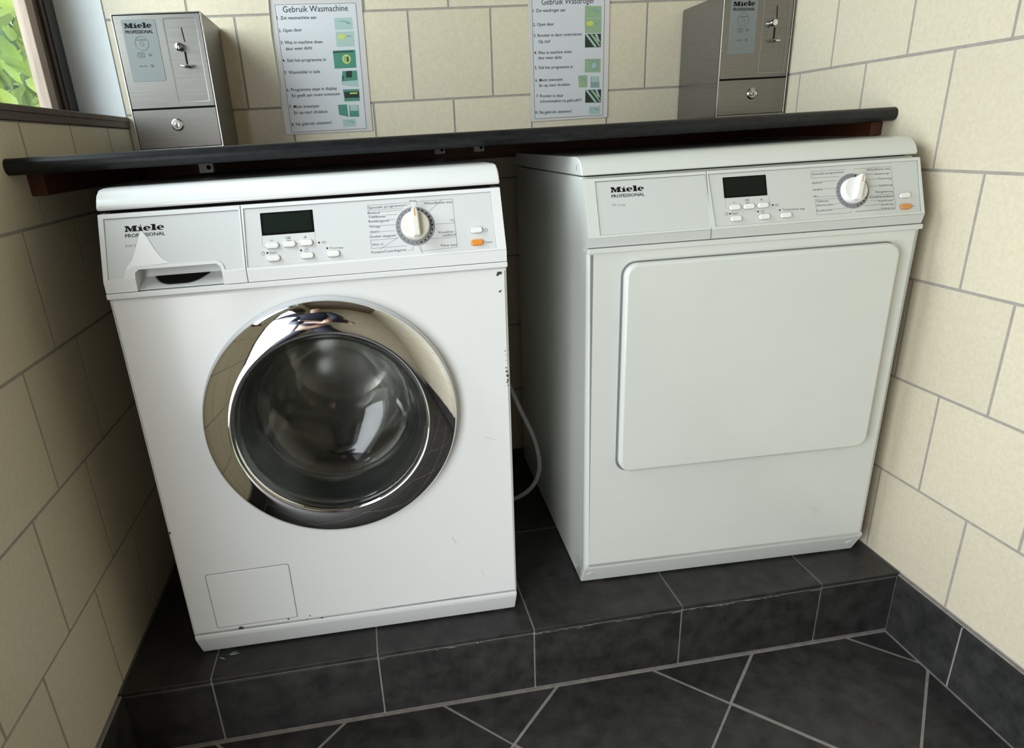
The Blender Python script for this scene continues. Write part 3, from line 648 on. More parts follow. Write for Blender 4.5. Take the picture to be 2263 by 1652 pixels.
        LN((.4458, .0735), (.3957, .0745), (.3954, .0851), (.4579, .085)); LN((.4161, .067), (.4396, .067)); LN((.4168, .0545), (.4365, .0545)); LN((.4053, .0415), (.4361, .0415)); LN((.4371, .0371), (.3984, .0374), (.3996, .011), (.4607, .0108)); LN((.473, .0814), (.473, .085), (.5410, .0846), (.5425, .0114), (.4684, .0118))
        LN((.4312, .0278), (.4435, .0280)); LN((.4304, .0192), (.4615, .0194)); LN((.4875, .0745), (.5100, .0740)); LN((.4970, .0655), (.5140, .0650)); LN((.4975, .0530), (.5150, .0530)); LN((.498, .0372), (.5415, .0372)); LN((.4975, .0290), (.5125, .0285)); LN((.4860, .0208), (.5165, .0208)); LN((.47, .0125), (.515, .0130)); LN((.4612, .0108), (.4612, .0160))
        line(bm, (0.5700, 0.0140), (0.5800, 0.0142), 0.0006, F, PU, 1)
    obj('printed_markings', bm, ['black', 'grey_print', 'pale_print'], cp)
    # lid
    bm = NB(); extr(bm, [(0.0390, 0.8010), (0.0385, 0.8060), (0.0440, 0.8155), (0.0500, 0.8225), (0.0620, 0.8290), (0.0800, 0.8306), (depth + 0.004, 0.8306), (depth + 0.004, 0.8010)], -0.001, WD + 0.001)
    lid = obj('lid', bm, EN, R, bevel=0.0065 if washer else 0.0095, seg=4)
    if not washer:
        bm = NB(); Q = frame((-0.0011, 0, 0), (0, -1, 0), (0, 0, 1)); plate(bm, [rrect(-0.0685, 0.8090, -0.0672, 0.8175, 0.0005, 2)], Q, up=0.0002); obj('screw_slot', bm, 'gap', lid)
    bm = NB(); box(bm, 0.012, WD - 0.012, 0.052, depth - 0.02, 0.788, 0.803); obj('lid_gap_fill', bm, 'gap', lid)  # near-black filler paints the shade in the gap under the lid
    # plinth
    bm = NB(); extr(bm, [(0.0005, 0.0592), (0.0002, 0.0520), (0.0020, 0.0470), (0.0230, 0.0045), (0.0260, 0.0035), (0.06, 0.0035), (0.06, 0.0592)], 0.0005, WD - 0.0005)
    pl = obj('plinth', bm, PL, R, bevel=0.0022, seg=3)
    if not washer:
        t2 = Vector((0.0210, -0.0425)).normalized(); Q = frame((0, 0.0020, 0.0470), (1, 0, 0), (0, -t2.x, -t2.y))
        for u in (0.0165, WD - 0.0195):
            bm = NB(); plate(bm, [circ(u, -0.020, 0.0078, 28)], Q, 0.002, 0.0006, up=0.0010); obj('screw_cap', bm, PL, pl, smooth=True)
    for u in (0.045, WD - 0.030):
        for v in (0.050, depth - 0.05):
            bm = NB(); lathe(bm, [(0, 0), (0.021, 0), (0.022, 0.003), (0.020, 0.006), (0.008, 0.008), (0.008, 0.016), (0, 0.016)], frame((u, v, 0), (1, 0, 0), (0, 1, 0)), 28); obj('foot', bm, 'collar', R, smooth=True)
    if washer:
        A = frame((0.2985, 0.0, 0.455), (1, 0, 0), (0, 0, 1))
        # door: collar, chrome ring, glass bowl
        bm = NB(); lathe(bm, [(0.1935, -0.012), (0.2032, -0.0005), (0.2038, 0.0030), (0.2030, 0.0095), (0.2012, 0.0150), (0.2000, 0.0165), (0.190, 0.0165)], A, 160)
        dc = obj('door', bm, 'collar', R, smooth=True, ang=60)
        bm = NB(); lathe(bm, [(0.196, 0.012), (0.2000, 0.0172), (0.2006, 0.0190), (0.2000, 0.0212), (0.1978, 0.0240), (0.1930, 0.0270), (0.1860, 0.0302), (0.1760, 0.0334), (0.1640, 0.0362), (0.1570, 0.0372), (0.1530, 0.0370), (0.1505, 0.0350), (0.1490, 0.0290), (0.1480, 0.0180)], A, 200)
        obj('chrome_ring', bm, 'chrome', dc, smooth=True, ang=80)
        fr = [(0.1478, 0.0315), (0.1440, 0.0300), (0.1400, 0.0230), (0.1365, 0.0080), (0.1330, -0.0150), (0.1270, -0.0380), (0.1130, -0.0580), (0.0850, -0.0720), (0.0450, -0.0790), (0.0, -0.0810)]
        bk_ = [(0.0, -0.0870), (0.0460, -0.0850), (0.0880, -0.0780), (0.1180, -0.0630), (0.1330, -0.0410), (0.1390, -0.0150), (0.1425, 0.0060), (0.1455, 0.0180), (0.1478, 0.0220)]
        bm = NB(); lathe(bm, fr + bk_, A, 128, closed=True); obj('glass_bowl', bm, 'bowl', dc, smooth=True, ang=80)
        bm = NB(); lathe(bm, [(0.1490, 0.018), (0.1530, -0.004), (0.1620, -0.020), (0.1560, -0.045), (0.1480, -0.055), (0.1500, -0.075), (0.1700, -0.078), (0.1940, -0.050), (0.1940, -0.006)], A, 96)
        obj('rubber_gasket', bm, 'rubber', R, smooth=True, ang=80)
        bm = NB(); pr = [(0.1500, -0.080), (0.1750, -0.088), (0.2250, -0.095), (0.2350, -0.110), (0.2350, -0.380), (0.2250, -0.395), (0.1200, -0.400), (0.1150, -0.385), (0.0900, -0.380), (0.0, -0.375)]
        lathe(bm, pr, A, 96)
        for k in range(3):
            t_ = math.radians(95 + 120 * k); c, s_ = math.cos(t_), math.sin(t_)
            Q = A @ Matrix.Rotation(t_, 4, 'Z'); 
            vs = [bm.verts.new(Q @ Vector(p)) for p in ((0.237, -0.035, -0.11), (0.237, 0.035, -0.11), (0.195, 0.008, -0.13), (0.195, -0.008, -0.13), (0.237, -0.035, -0.37), (0.237, 0.035, -0.37), (0.195, 0.008, -0.35), (0.195, -0.008, -0.35))]
            for f in ((0, 1, 2, 3), (4, 5, 6, 7), (0, 3, 7, 4), (1, 2, 6, 5), (3, 2, 6, 7)): bm.faces.new([vs[i] for i in f])
        obj('drum', bm, 'drum', R, smooth=True, ang=40)
        # service flap with its shadow gap
        q = [(0.0425, 0.1868), (0.0434, 0.0707), (0.1866, 0.0718), (0.1867, 0.1883)]
        bm = NB(); plate(bm, [round_poly(q, 0.005), round_poly([(0.0442, 0.1852), (0.0450, 0.0722), (0.1850, 0.0733), (0.1851, 0.1866)], 0.004)], FF, up=0.0003, mi=1)
        plate(bm, [round_poly([(0.0440, 0.1854), (0.0448, 0.0720), (0.1852, 0.0731), (0.1853, 0.1868)], 0.004)], FF, 0.002, 0.0008, up=0.0012)
        obj('service_flap', bm, [EN, 'pale_print'], R, smooth=True)
        # flaked paint
        bm = NB()
        def chip(u, z, r, sx=1.0, n=9):
            pts = [(u + r * sx * random.uniform(.4, 1.1) * math.cos(6.283 * i / n), z + r * random.uniform(.4, 1.1) * math.sin(6.283 * i / n)) for i in range(n)]
            plate(bm, [pts], FF, up=0.0004)
        for c in ((0.5835, 0.6700, .0042, 1.3), (0.5800, 0.6680, .003, 1), (0.5820, 0.640, .0018, 1.6), (0.5840, 0.6415, .0016, 1), (0.5880, 0.541, .0015, 1), (0.5882, 0.534, .001, 1), (0.5885, 0.525, .001, 1), (0.5885, 0.512, .0018, 1), (0.5890, 0.505, .003, .7), (0.5900, 0.498, .004, .8), (0.5905, 0.490, .003, .7), (0.5895, 0.486, .0022, 1), (0.5905, 0.480, .0014, 1),
                  (0.0035, 0.278, .0030, .8), (0.0830, 0.0655, .0036, 1.6), (0.0870, 0.0642, .0025, 1.6), (0.1690, 0.0700, .0018, 1.8), (0.1760, 0.0700, .0008, 1), (0.2080, 0.0705, .0017, 1), (0.2020, 0.0640, .0012, 1.4), (0.2280, 0.0622, .0016, 2.2), (0.2720, 0.0675, .0010, 1), (0.3300, 0.0618, .0008, 3), (0.3600, 0.0618, .0007, 3)): chip(*c)
        obj('flaked_paint', bm, 'chip', R)
        bm = NB()
        for p, q_ in (((0.545, 0.390), (0.565, 0.383)), ((0.478, 0.200), (0.486, 0.182)), ((0.527, 0.121), (0.533, 0.107))): line(bm, p, q_, 0.0005, FF, 0.0004)
        obj('scratches', bm, 'smudge', R)
    else:
        bm = NB(); plate(bm, [rrect(0.0575, 0.2655, 0.5560, 0.6615, 0.0240, 10)], FF, 0.002, 0.0006, up=0.0012, mi=1)  # dark plate behind the door paints the shade in its gap
        plate(bm, [rrect(0.0605, 0.2705, 0.5520, 0.6600, 0.0230, 12)], FF, 0.0185, 0.0052, up=0.0175)
        dd = obj('door', bm, [EN, 'gap_shade'], R, smooth=True, ang=60)
        bm = NB()
        pline(bm, [(0.4640, 0.1325), (0.4700, 0.1345), (0.4765, 0.1310), (0.4790, 0.1260), (0.4785, 0.1215), (0.4830, 0.1235), (0.4880, 0.1290)], 0.0007, FF, 0.0004)
        obj('scuff_marks', bm, 'smudge', R)
    return R
machine('washing_machine', 'white front-loading washing machine with a round chrome-ringed glass door', 'washing machine', (0, 0, 0), -0.01176, W, (0.0360, 0.7965), (-0.0020, 0.7060), 0.585, True)
machine('tumble_dryer', 'slightly greyer white tumble dryer, toned down for dimmer light, with a plain square door, beside the right wall', 'tumble dryer', (0.7432, 0.0396, 0.0), -0.03756, D, (0.0310, 0.7965), (-0.0030, 0.7050), 0.600, False)

# ------------------------------------------------------------------ shelf
sh = empty('wall_shelf', (0, 0, 0.856)); tag(sh, 'black laminate shelf running wall to wall above both machines', 'shelf')
SZ0, SZ1 = 0.8560, 0.8802; yl, yr = 0.0850, 0.1620
bm = NB(); n = 10; rad = (SZ1 - SZ0) / 2; prof = []
for i in range(n + 1):
    t_ = math.pi / 2 + math.pi * i / n; prof.append((rad * 0.9 * math.cos(t_), (SZ0 + SZ1) / 2 - 0.856 + rad * math.sin(t_)))
def sect(x, yf): return [(x, YB - 0.002, SZ1 - .856)] + [(x, yf + rad * .9 + a, b) for a, b in prof] + [(x, YB - 0.002, SZ0 - .856)]
A_ = [bm.verts.new(p) for p in sect(XL + 0.0005, yl)]; B_ = [bm.verts.new(p) for p in sect(XR - 0.0005, yr)]
for i in range(len(A_)): bm.faces.new([A_[i], A_[(i + 1) % len(A_)], B_[(i + 1) % len(A_)], B_[i]])
bm.faces.new(A_); bm.faces.new(B_[::-1]); obj('shelf_board', bm, 'worktop', sh, smooth=True)
for c in ((XL + 0.0005, XL + 0.024, 0.148, YB - 0.03, -0.033, -0.0003), (XR - 0.024, XR - 0.0005, 0.196, YB - 0.03, -0.0245, -0.0003), (XL + 0.0005, XR - 0.0005, YB - 0.026, YB - 0.002, -0.036, -0.0003)):
    bm = NB(); box(bm, *c); obj('support_batten', bm, 'mahogany', sh, bevel=0.001)
for x, y in ((0.108, 0.30), (0.582, YB - 0.044), (0.678, YB - 0.0465)):
    bm = NB(); yy = y
    box(bm, x - 0.012, x + 0.012, yy, yy + 0.018, -0.0180 , -0.0005, 0); lathe(bm, [(0.004, 0), (0.004, 0.0006), (0, 0.0006)], frame((x + 0.005, yy - 0.0001, -0.009), (1, 0, 0), (0, 0, 1)), 16, 1)
    obj('angle_bracket', bm, ['bracket', 'gap'], sh)

# ------------------------------------------------------------------ coin boxes
def coin_box(label, x0, y0, lean):
    R = empty('coin_box', (x0, y0, 0.8825)); tag(R, label, 'coin box', 'steel coin boxes on the shelf'); w, h, d = 0.1680, 0.2495, YB - y0 - 0.003
    bm = NB(); box(bm, 0, w, 0.0030, d, 0, h); obj('casing', bm, 'steel', R, bevel=0.0015)
    for u in (0.02, w - 0.02):
        for v in (0.03, d - 0.03):
            bm = NB(); lathe(bm, [(0, -0.0022), (0.007, -0.0022), (0.0065, 0.0005), (0, 0.0005)], frame((u, v, 0), (1, 0, 0), (0, 1, 0)), 20); obj('foot', bm, 'rubber', R, smooth=True)
    Fb = frame((0, 0.0, 0), (1, 0, 0), (0, 0, 1))
    bm = NB(); plate(bm, [rrect(0, 0, w, h, 0.0015, 3), rrect(0.0022, 0.0022, w - 0.0022, h - 0.0022, 0.001, 2)], Fb, 0.006, 0.0004, up=0.0); obj('front_rim', bm, 'steel_edge', R)
    bm = NB(); box(bm, 0.001, w - 0.001, 0.0022, 0.0031, 0.001, h - 0.001); obj('shadow_gap', bm, 'gap', R)
    bm = NB(); plate(bm, [rrect(0.0035, 0.0795, w - 0.0035, h - 0.0035, 0.001, 2), rrect(0.0945, 0.0880, 0.1560, 0.2385, 0.0025, 4)], Fb, 0.0022, 0.0004, up=-0.0004)
    dr_ = obj('front_plate', bm, 'steel', R)
    bm = NB(); plate(bm, [rrect(0.0940, 0.0875, 0.1565, 0.2390, 0.0025, 4)], Fb, 0.0010, 0, up=-0.0012)
    plate(bm, [rrect(0.0945, 0.0880, 0.1560, 0.2385, 0.0025, 4), rrect(0.0952, 0.0887, 0.1553, 0.2378, 0.0022, 4)], Fb, up=-0.0002, mi=1)
    ip = obj('coin_panel', bm, ['steel', 'steel_edge'], R)
    bm = NB(); plate(bm, [[(0.1255, 0.2220), (0.1275, 0.2222), (0.1295, 0.1970), (0.1275, 0.1966)]], Fb, up=-0.0009)
    plate(bm, [rrect(0.1236, 0.1570, 0.1272, 0.1800, 0.001, 2)], Fb, up=-0.0009); obj('coin_slots', bm, 'black', ip)
    bm = NB(); lathe(bm, [(0.004, -0.0012), (0.0062, 0.002), (0.0078, 0.007), (0.0060, 0.0125), (0, 0.0145)], Fb @ Matrix.Translation((0.1170, 0.1880, 0)), 28); obj('return_knob', bm, 'chrome', ip, smooth=True)
    bm = NB(); tube(bm, [(0.1140, -0.004, 0.1548), (0.1195, -0.011, 0.1528), (0.1265, -0.012, 0.1518), (0.1335, -0.010, 0.1524), (0.1385, -0.003, 0.1538)], 0.0018); tube(bm, [(0.1258, 0.0, 0.1535), (0.1260, -0.008, 0.1535), (0.1262, -0.0115, 0.1520)], 0.0024); obj('slide_lever', bm, 'chrome', ip, smooth=True)
    bm = NB(); plate(bm, [rrect(0.0165, 0.1290, 0.0800, 0.2390, 0.003, 4)], Fb, 0.0010, 0.0003, up=0.0004); lb = obj('badge', bm, 'badge', R)
    bm = NB(); up = 0.0008
    wordmark(bm, (0.0215, 0.2240), (0.0722, 0.2235), Fb, up, 0, 1.15); text(bm, 'PROFESSIONAL', (0.0215, 0.2148), (0.0725, 0.2143), 0.0056, Fb, up, 0, 0.012)
    ring(bm, 0.0475, 0.1970, 0.0128, 0.0006, Fb, up, 1); ring(bm, 0.0475, 0.1958, 0.0036, 0.0006, Fb, up, 1); plate(bm, [rrect(0.0392, 0.2022, 0.0558, 0.2040, 0.0004, 2)], Fb, up=up, mi=1)
    plate(bm, [rrect(0.0350, 0.1722, 0.0485, 0.1810, 0.0022, 4), rrect(0.0356, 0.1728, 0.0479, 0.1804, 0.0018, 4)], Fb, up=up, mi=1)
    for k in range(3): line(bm, (0.0390 + k * .0030, 0.1730), (0.0390 + k * .0030, 0.1803), 0.0006, Fb, up, 1)
    for c in ((0.0585, 0.1765), (0.0585, 0.1570)): plate(bm, [circ(c[0], c[1], 0.0027, 20)], Fb, up=up, mi=1)
    plate(bm, [rrect(0.0345, 0.1562, 0.0405, 0.1580, 0.0002, 2)], Fb, up=up, mi=1); line(bm, (0.0415, 0.1570), (0.0445, 0.1570), 0.0006, Fb, up, 1); plate(bm, [[(0.0445, 0.1548), (0.0488, 0.1570), (0.0445, 0.1594)]], Fb, up=up, mi=1)
    obj('badge_print', bm, ['black', 'grey_print'], lb)
    bm = NB(); plate(bm, [rrect(0.0035, 0.0035, w - 0.0035, 0.0760, 0.001, 2)], Fb, 0.0022, 0.0004, up=-0.0004); cb = obj('cash_drawer', bm, 'steel', R)
    bm = NB(); lathe(bm, [(0.0122, -0.0006), (0.0120, 0.0012), (0.0098, 0.0028), (0.0090, 0.0022), (0.0062, 0.0022), (0.0060, 0.0052), (0, 0.0058)], Fb @ Matrix.Translation((0.0845, 0.0465, 0)), 32); lk = obj('lock_cylinder', bm, 'steel_edge', cb, smooth=True)
    bm = NB(); plate(bm, [rrect(0.0837, 0.0415, 0.0853, 0.0485, 0.0003, 2)], Fb, up=0.0060); obj('keyhole', bm, 'black', lk)
    return R
coin_box('brushed steel coin box on the left end of the shelf, beside the window', -0.0590, 0.5050, 0)
coin_box('brushed steel coin box on the right end of the shelf, cut by the frame top', 1.2060, 0.5050, 0)

# ------------------------------------------------------------------ laminated instruction sheets
def sheet(label, S, title, lines_, pics):
    R = empty('instruction_sheet', (0, YB, 0)); tag(R, label, 'instruction sheet', 'laminated Dutch instruction sheets on the back wall')
    Fw = frame((0, -0.0012, 0), (1, 0, 0), (0, 0, 1)); f = S['frame']; i_ = S['inner']; top = 1.205
    def lerp(a, b, z): t = (z - b[1]) / (a[1] - b[1]); return (b[0] + (a[0] - b[0]) * t, z)
    TL = lerp(f[0], f[3], top); TR = lerp(f[1], f[2], top)
    bm = NB()
    if S is S1:
        left = [TL] + S['edge']; pts = left + [f[2], TR]
        plate(bm, [pts], Fw, 0.0006, up=0.0006)
        for a, b in zip(left[:-1], left[1:]):   # curled, slightly wavy free edge
            vs = [bm.verts.new(Fw @ Vector(p)) for p in ((a[0], a[1], 0.0006), (b[0], b[1], 0.0006), (b[0] - 0.0022, b[1], 0.0052), (a[0] - 0.0020, a[1], 0.0046))]; bm.faces.new(vs)
    else: plate(bm, [[TL, f[3], f[2], TR]], Fw, 0.0006, up=0.0006)
    obj('laminate', bm, 'laminate', R)
    it = lerp(i_[0], i_[3], top - 0.02) if S is S2 else i_[0]; itr = lerp(i_[1], i_[2], top - 0.02) if S is S2 else i_[1]
    bm = NB(); plate(bm, [[it, i_[3], i_[2], itr]], Fw, up=0.0009); obj('paper', bm, 'paper', R)
    bm = NB(); pline(bm, [it, i_[3], i_[2], itr, it], 0.0008, Fw, 0.0011); obj('printed_border', bm, 'grey_print', R)
    bm = NB(); text(bm, title, *S['t0'], 0.0125, Fw, 0.0011)
    for k, s_ in lines_: text(bm, s_, S[k][0], S[k][1], 0.0066, Fw, 0.0011, 0, 0.008)
    obj('printed_text', bm, 'ink', R)
    names = ['ph_pale', 'ph_mid', 'ph_dark', 'ph_yel', 'ph_sage', 'ph_line']
    for k, kind in enumerate(pics):
        bm = NB()
        q = S['p'][k]; A, B, C, Dd = [Vector(v) for v in q]
        mp = lambda u, v: tuple((A * (1 - u) + B * u) * (1 - v) + (Dd * (1 - u) + C * u) * v)
        R4 = lambda u0, v0, u1, v1: [mp(u0, v0), mp(u1, v0), mp(u1, v1), mp(u0, v1)]
        base = {'pale': 0, 'paley': 0, 'dial': 1, 'drawer': 1, 'lcd': 1, 'cup': 1, 'slot': 1, 'grill': 2, 'saged': 4, 'sage': 4, 'sagey': 4, 'blue': 0, 'greycup': 5}[kind]
        plate(bm, [R4(0, 0, 1, 1)], Fw, up=0.0011, mi=base)
        if kind in ('pale', 'blue', 'sage'):
            plate(bm, [[mp(.1, .3), mp(.6, .25), mp(.9, .45), mp(.85, .58), mp(.65, .5), mp(.6, .35)]], Fw, up=0.0013, mi=5)
        if kind in ('paley', 'sagey'):
            plate(bm, [[mp(.08, .25), mp(.4, .15), mp(.55, .32), mp(.45, .5), mp(.15, .48)]], Fw, up=0.0013, mi=3); plate(bm, [R4(.55, .28, .85, .36)], Fw, up=0.0013, mi=5)
        if kind in ('dial', 'saged'):
            c = mp(.58, .5); plate(bm, [circ(c[0], c[1], 0.0098, 28), circ(c[0], c[1], 0.0068, 28)], Fw, up=0.0013, mi=3 if kind == 'dial' else 5); plate(bm, [circ(c[0], c[1], 0.0066, 24)], Fw, up=0.0013, mi=4 if kind == 'dial' else 0)
            plate(bm, [R4(0, .06, .9, .12)], Fw, up=0.0013, mi=2 if kind == 'dial' else 5)
            if kind == 'dial': plate(bm, [R4(.60, .38, .67, .66)], Fw, up=0.0014, mi=2)
        if kind == 'drawer':
            plate(bm, [R4(.25, 0, .65, .45)], Fw, up=0.0013, mi=2); plate(bm, [[mp(0, .75), mp(1, .6), mp(1, 1), mp(0, 1)]], Fw, up=0.0012, mi=0); plate(bm, [[mp(0, .2), mp(.12, .5), mp(.05, .7)]], Fw, up=0.0013, mi=2)
        if kind == 'lcd':
            plate(bm, [R4(.05, .2, .98, .72)], Fw, up=0.0013, mi=2); plate(bm, [R4(.4, .28, .88, .4)], Fw, up=0.0014, mi=3)
        if kind in ('cup', 'greycup'): plate(bm, [R4(.1, 0, .95, .5)], Fw, up=0.0013, mi=0)
        if kind == 'grill':
            for a in (.0, .3, .6): plate(bm, [[mp(a, .02), mp(min(a + .16, 1), .02), mp(min(a + .75, 1), .75 if a > .2 else .95), mp(min(a + .6, 1), .98)]], Fw, up=0.0013, mi=0 if a != .3 else 4)
        obj('printed_picture', bm, names, R)
sheet('laminated washing machine instruction sheet beside the left coin box', S1, 'Gebruik Wasmachine', [('t1', '1. Zet wasmachine aan'), ('t2', '2. Open deur'), ('t3', '3. Was in machine doen'), ('t4', 'deur weer dicht'), ('t5', '4. Stel het programma in'), ('t6', '5. Wasmiddel in lade'), ('t7', '6. Programma staat in display'), ('t8', 'En geeft aan munt inwerpen'), ('t9', '7. Munt inwerpen'), ('t10', 'En op start drukken'), ('t11', '8. Na gebruik uitzetten!')],
      ['pale', 'paley', 'dial', 'drawer', 'lcd', 'slot', 'cup', 'blue'])
sheet('laminated dryer instruction sheet on the wall above the gap between machines', S2, 'Gebruik Wasdroger', [('t1', '1. Zet wasdroger aan'), ('t2', '2. Open deur'), ('t3', '3. Rooster in deur controleren'), ('t4', 'Op stof'), ('t5', '4. Was in machine doen'), ('t6', 'deur weer dicht'), ('t7', '5. Stel het programma in'), ('t8', '6. Munt inwerpen'), ('t9', 'En op start drukken'), ('t10', '7. Rooster in deur'), ('t11', 'schoonmaken na gebruik!!!'), ('t12', '8. Na gebruik uitzetten!')],
      ['sage', 'sagey', 'grill', 'saged', 'sage', 'greycup', 'grill', 'blue'])

# ------------------------------------------------------------------ hose between the machines
bm = NB(); tube(bm, [(0.615, 0.640, 0.52), (0.650, 0.46, 0.40), (0.690, 0.35, 0.285), (0.722, 0.315, 0.190), (0.722, 0.31, 0.125), (0.690, 0.335, 0.062), (0.640, 0.42, 0.012), (0.612, 0.56, 0.008)], 0.0050, n=16)
tag(obj('water_hose', bm, 'hose', smooth=True), 'pale grey hose looping down in the gap between the two machines', 'hose')
# dry leaf scraps in front of the washer's left foot
bm = NB()
for k in range(4):
    x, y, a = 0.050 + random.uniform(-.014, .016), 0.006 + random.uniform(-.006, .008), random.uniform(-.5, .5); w = random.uniform(.005, .010)
    Q = Matrix.Translation((x, y, 0.0012)) @ Matrix.Rotation(a, 4, 'Z') @ Matrix.Rotation(0.12, 4, 'Y'); plate(bm, [[(-w, 0), (0, -.0016), (w, 0), (0, .0018)]], Q, 0.0006, up=0.0006)
tag(obj('leaf_litter', bm, 'ph_sage'), 'small green leaf scraps under the front edge of the washing machine', 'leaf litter', kind='stuff')

# ------------------------------------------------------------------ garden seen through the window
def shrub(name, label, c, rad, n, size, m, seed):
    rnd = random.Random(seed); R = empty(name, (c[0], c[1], ZF - 0.1)); tag(R, label, 'shrub', 'garden shrubs outside the window'); bm = NB()
    for k in range(n):
        while True:
            p = Vector((rnd.uniform(-1, 1), rnd.uniform(-1, 1), rnd.uniform(-1, 1)))
            if 0.25 < p.length < 1: break
        p = Vector((p.x * rad[0], p.y * rad[1], p.z * rad[2] + c[2] - (ZF - 0.1))); s = size * rnd.uniform(.6, 1.25)
        Q = Matrix.Translation(p) @ Matrix.Rotation(rnd.uniform(0, 6.28), 4, 'Z') @ Matrix.Rotation(rnd.uniform(0.3, 1.5), 4, 'X') @ Matrix.Rotation(rnd.uniform(-.7, .7), 4, 'Y')
        o_ = [(0, -1, 0), (.42, -.62, .06), (.62, -.1, .12), (.45, .45, .06), (0, 1, -.12), (-.45, .45, .06), (-.62, -.1, .12), (-.42, -.62, .06)]
        v = [bm.verts.new(Q @ (Vector(a) * s)) for a in o_]; m0 = bm.verts.new(Q @ Vector((0, -.1 * s, -.03 * s)))
        for i in range(8): bm.faces.new([v[i], v[(i + 1) % 8], m0])
    obj('foliage', bm, m, R, smooth=True, ang=80)
    bm = NB()
    for k in range(5): tube(bm, [(rnd.uniform(-.06, .06), rnd.uniform(-.06, .06), 0), (rnd.uniform(-.1, .1) * 1, rnd.uniform(-.2, .2), c[2] * .5), (rnd.uniform(-.6, .6) * rad[0], rnd.uniform(-.6, .6) * rad[1], c[2] + rnd.uniform(-.2, .3))], 0.012, n=6)
    obj('stem', bm, 'bark', R, smooth=True)
shrub('garden_shrub', 'bright yellow-green leafy shrub close outside the window', (-1.05, 2.35, 1.25), (0.45, 0.80, 0.62), 900, 0.060, 'leaf', 3)
shrub('garden_shrub', 'darker green shrub further out behind the bright one', (-2.4, 4.6, 1.5), (1.0, 1.6, 1.1), 800, 0.10, 'leaf_dark', 5)
bm = NB(); box(bm, -9, XO - 0.01, -6, 12, ZF - 0.16, ZF - 0.10); tag(obj('lawn', bm, 'grass'), 'green lawn outside the window', 'lawn', kind='structure')

# ------------------------------------------------------------------ the photographer, seen only as a dark reflection in the chrome ring
M['skin'] = mottled('skin', (0.50, 0.30, 0.22), (0.56, 0.35, 0.26), 20, 0.5, 0.05)
M['jacket'] = mottled('navy_jacket', (0.010, 0.014, 0.032), (0.018, 0.024, 0.050), 40, 0.7, 0.2)
M['trousers'] = mottled('dark_jeans', (0.012, 0.016, 0.028), (0.022, 0.028, 0.045), 60, 0.8, 0.2)
M['hair'] = mottled('brown_hair', (0.03, 0.018, 0.01), (0.06, 0.035, 0.02), 60, 0.5, 0.3)
M['shoe'] = mat('dark_shoe', (0.02, 0.018, 0.017), 0.5)
M['phone'] = mat('black_phone', (0.01, 0.01, 0.012), 0.15)
def skin(name, chains, m, parent, sub=2):
    """chains: lists of (x, y, z, radius); a first entry given as an int continues from that vertex"""
    vs, es, rs = [], [], []
    for ch in chains:
        prev = None
        for c in ch:
            if isinstance(c, int): prev = c; continue
            vs.append(c[:3]); rs.append(c[3]); k = len(vs) - 1
            if prev is not None: es.append((prev, k))
            prev = k
    me = bpy.data.meshes.new(name); me.from_pydata(vs, es, []); o = bpy.data.objects.new(name, me); COL.objects.link(o)
    me.materials.append(M[m]); o.parent = parent; sk = o.modifiers.new('skin', 'SKIN'); sk.use_smooth_shade = True
    if not me.skin_vertices: bpy.context.view_layer.objects.active = o
    for v, r_ in zip(me.skin_vertices[0].data, rs): v.radius = (r_, r_)
    me.skin_vertices[0].data[0].use_root = True
    ss = o.modifiers.new('ss', 'SUBSURF'); ss.levels = sub; ss.render_levels = sub; return o
pp = empty('person', (0.16, -1.60, ZF)); tag(pp, 'person in a navy jacket holding a phone, mirrored in the chrome door ring', 'person')
G0 = Vector((0.16, -1.60, ZF))
def rel(ch):   # body coordinates slide left and forward with the stance; the hands stay on the phone
    o = []
    for c in ch:
        if isinstance(c, int): o.append(c); continue
        k = 0.0 if c[1] > -1.12 else 1.0
        o.append((c[0] - G0.x - 0.10 * k, c[1] - G0.y + 0.12 * k, c[2] - G0.z, c[3]))
    return o
phc = Vector((0.3806, -1.0076, 0.8707)) - cam.matrix_world.to_3x3() @ Vector((0, 0, -0.012))
PX = cam.matrix_world.to_3x3() @ Vector((1, 0, 0)); PY = cam.matrix_world.to_3x3() @ Vector((0, 1, 0)); PZ = cam.matrix_world.to_3x3() @ Vector((0, 0, 1))
pc = phc - PX * 0.03 - PY * 0.02
wl = pc - PX * 0.105 - PY * 0.050 + PZ * 0.060; wr = pc + PX * 0.105 - PY * 0.050 + PZ * 0.060
c4 = lambda v, r_: (v.x, v.y, v.z, r_)
chains = [[(0.17, -1.66, 0.84, 0.105), (0.175, -1.62, 1.00, 0.105), (0.19, -1.56, 1.18, 0.110), (0.20, -1.50, 1.33, 0.062), (0.21, -1.465, 1.40, 0.050), (0.215, -1.445, 1.47, 0.070), (0.22, -1.430, 1.545, 0.083), (0.22, -1.440, 1.615, 0.062)],
          [2, (0.03, -1.55, 1.27, 0.055), (-0.01, -1.47, 1.05, 0.043), c4(wl, 0.026)], [2, (0.37, -1.55, 1.27, 0.055), (0.45, -1.42, 1.05, 0.043), c4(wr, 0.026)],
          [0, (0.08, -1.65, 0.76, 0.082), (0.06, -1.58, 0.36, 0.055), (0.06, -1.65, -0.06, 0.038), (0.06, -1.54, -0.115, 0.032)], [0, (0.27, -1.65, 0.76, 0.082), (0.29, -1.58, 0.36, 0.055), (0.29, -1.65, -0.06, 0.038), (0.29, -1.54, -0.115, 0.032)]]
n = sum(len([c for c in ch if not isinstance(c, int)]) for ch in chains); iwl, iwr = 10, 13
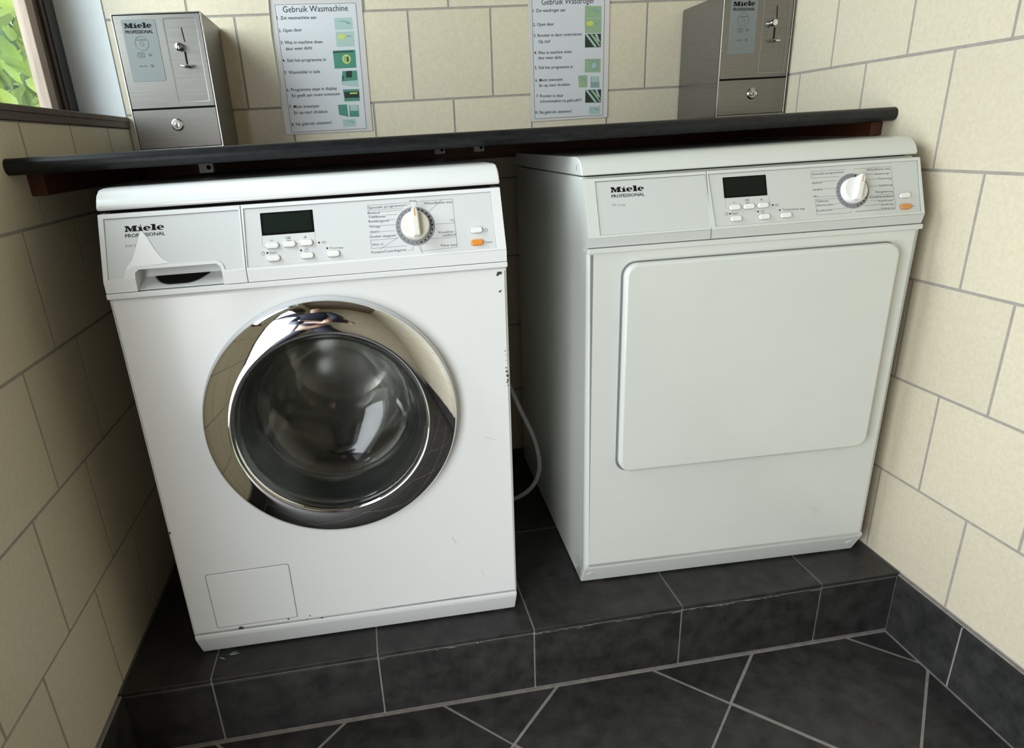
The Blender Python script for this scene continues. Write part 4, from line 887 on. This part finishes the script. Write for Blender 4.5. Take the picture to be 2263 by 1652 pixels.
for iw, w, sg in ((iwl, wl, -1), (iwr, wr, 1)):
    palm = w + (PY * 0.045 - PZ * 0.042 - PX * sg * 0.006); chains.append([iw, c4(palm, 0.022)]); ip_ = n; n += 1
    for k in range(4):
        up_ = PY * (0.030 - 0.019 * k); ln = (0.040, 0.045, 0.042, 0.032)[k]
        a1 = palm + up_ * 0.9 - PZ * 0.018; a2 = a1 - PZ * 0.018 - PX * sg * ln * 0.45; a3 = a2 + PZ * 0.004 - PX * sg * ln * 0.55
        chains.append([ip_, c4(a1, 0.0095), c4(a2, 0.0085), c4(a3, 0.0075)]); n += 3
    t1 = palm + PZ * 0.012 + PY * 0.020; t2 = t1 - PX * sg * 0.028 + PY * 0.006; chains.append([ip_, c4(t1, 0.0105), c4(t2, 0.0085)]); n += 2
skin('body', [rel(c) for c in chains], 'skin', pp)
jk = [[(0.17, -1.66, 0.80, 0.135), (0.175, -1.62, 1.00, 0.132), (0.19, -1.56, 1.20, 0.140), (0.20, -1.51, 1.33, 0.080)], [2, (0.02, -1.55, 1.28, 0.075), (-0.02, -1.47, 1.05, 0.060), c4(wl * .8 + Vector((-0.11, -1.35, 1.06)) * .2, 0.042)], [2, (0.38, -1.55, 1.28, 0.075), (0.46, -1.42, 1.05, 0.060), c4(wr * .8 + Vector((0.35, -1.30, 1.06)) * .2, 0.042)]]
skin('jacket', [rel(c) for c in jk], 'jacket', pp)
tr = [[(0.17, -1.66, 0.84, 0.125), (0.08, -1.65, 0.74, 0.098), (0.06, -1.58, 0.36, 0.074), (0.06, -1.65, -0.075, 0.058)], [0, (0.27, -1.65, 0.74, 0.098), (0.29, -1.58, 0.36, 0.074), (0.29, -1.65, -0.075, 0.058)]]
skin('trousers', [rel(c) for c in tr], 'trousers', pp)
for x in (0.06, 0.29): skin('shoe', [rel([(x, -1.68, -0.106, 0.040), (x, -1.60, -0.108, 0.038), (x, -1.50, -0.116, 0.030)])], 'shoe', pp, 1)
skin('hair', [rel([(0.215, -1.475, 1.50, 0.070), (0.22, -1.462, 1.575, 0.088), (0.22, -1.440, 1.645, 0.060)])], 'hair', pp)
skin('nose', [rel([(0.2185, -1.358, 1.545, 0.008), (0.218, -1.342, 1.520, 0.012)])], 'skin', pp, 1)
for x in (0.190, 0.247):
    bm = NB(); bmesh.ops.create_uvsphere(bm, u_segments=16, v_segments=10, radius=0.012, matrix=Matrix.Translation((x - G0.x - 0.10, -1.240 - G0.y, 1.552 - G0.z))); obj('eye', bm, 'button', pp, smooth=True)
bm = NB(); PF = Matrix(((PX.x, PY.x, PZ.x, pc.x), (PX.y, PY.y, PZ.y, pc.y), (PX.z, PY.z, PZ.z, pc.z), (0, 0, 0, 1)))
plate(bm, [rrect(-0.074, -0.036, 0.074, 0.036, 0.010)], PF, 0.008, 0.002, up=0.004); tag(obj('phone', bm, 'phone', smooth=True), 'black phone held up by the person mirrored in the ring', 'phone')
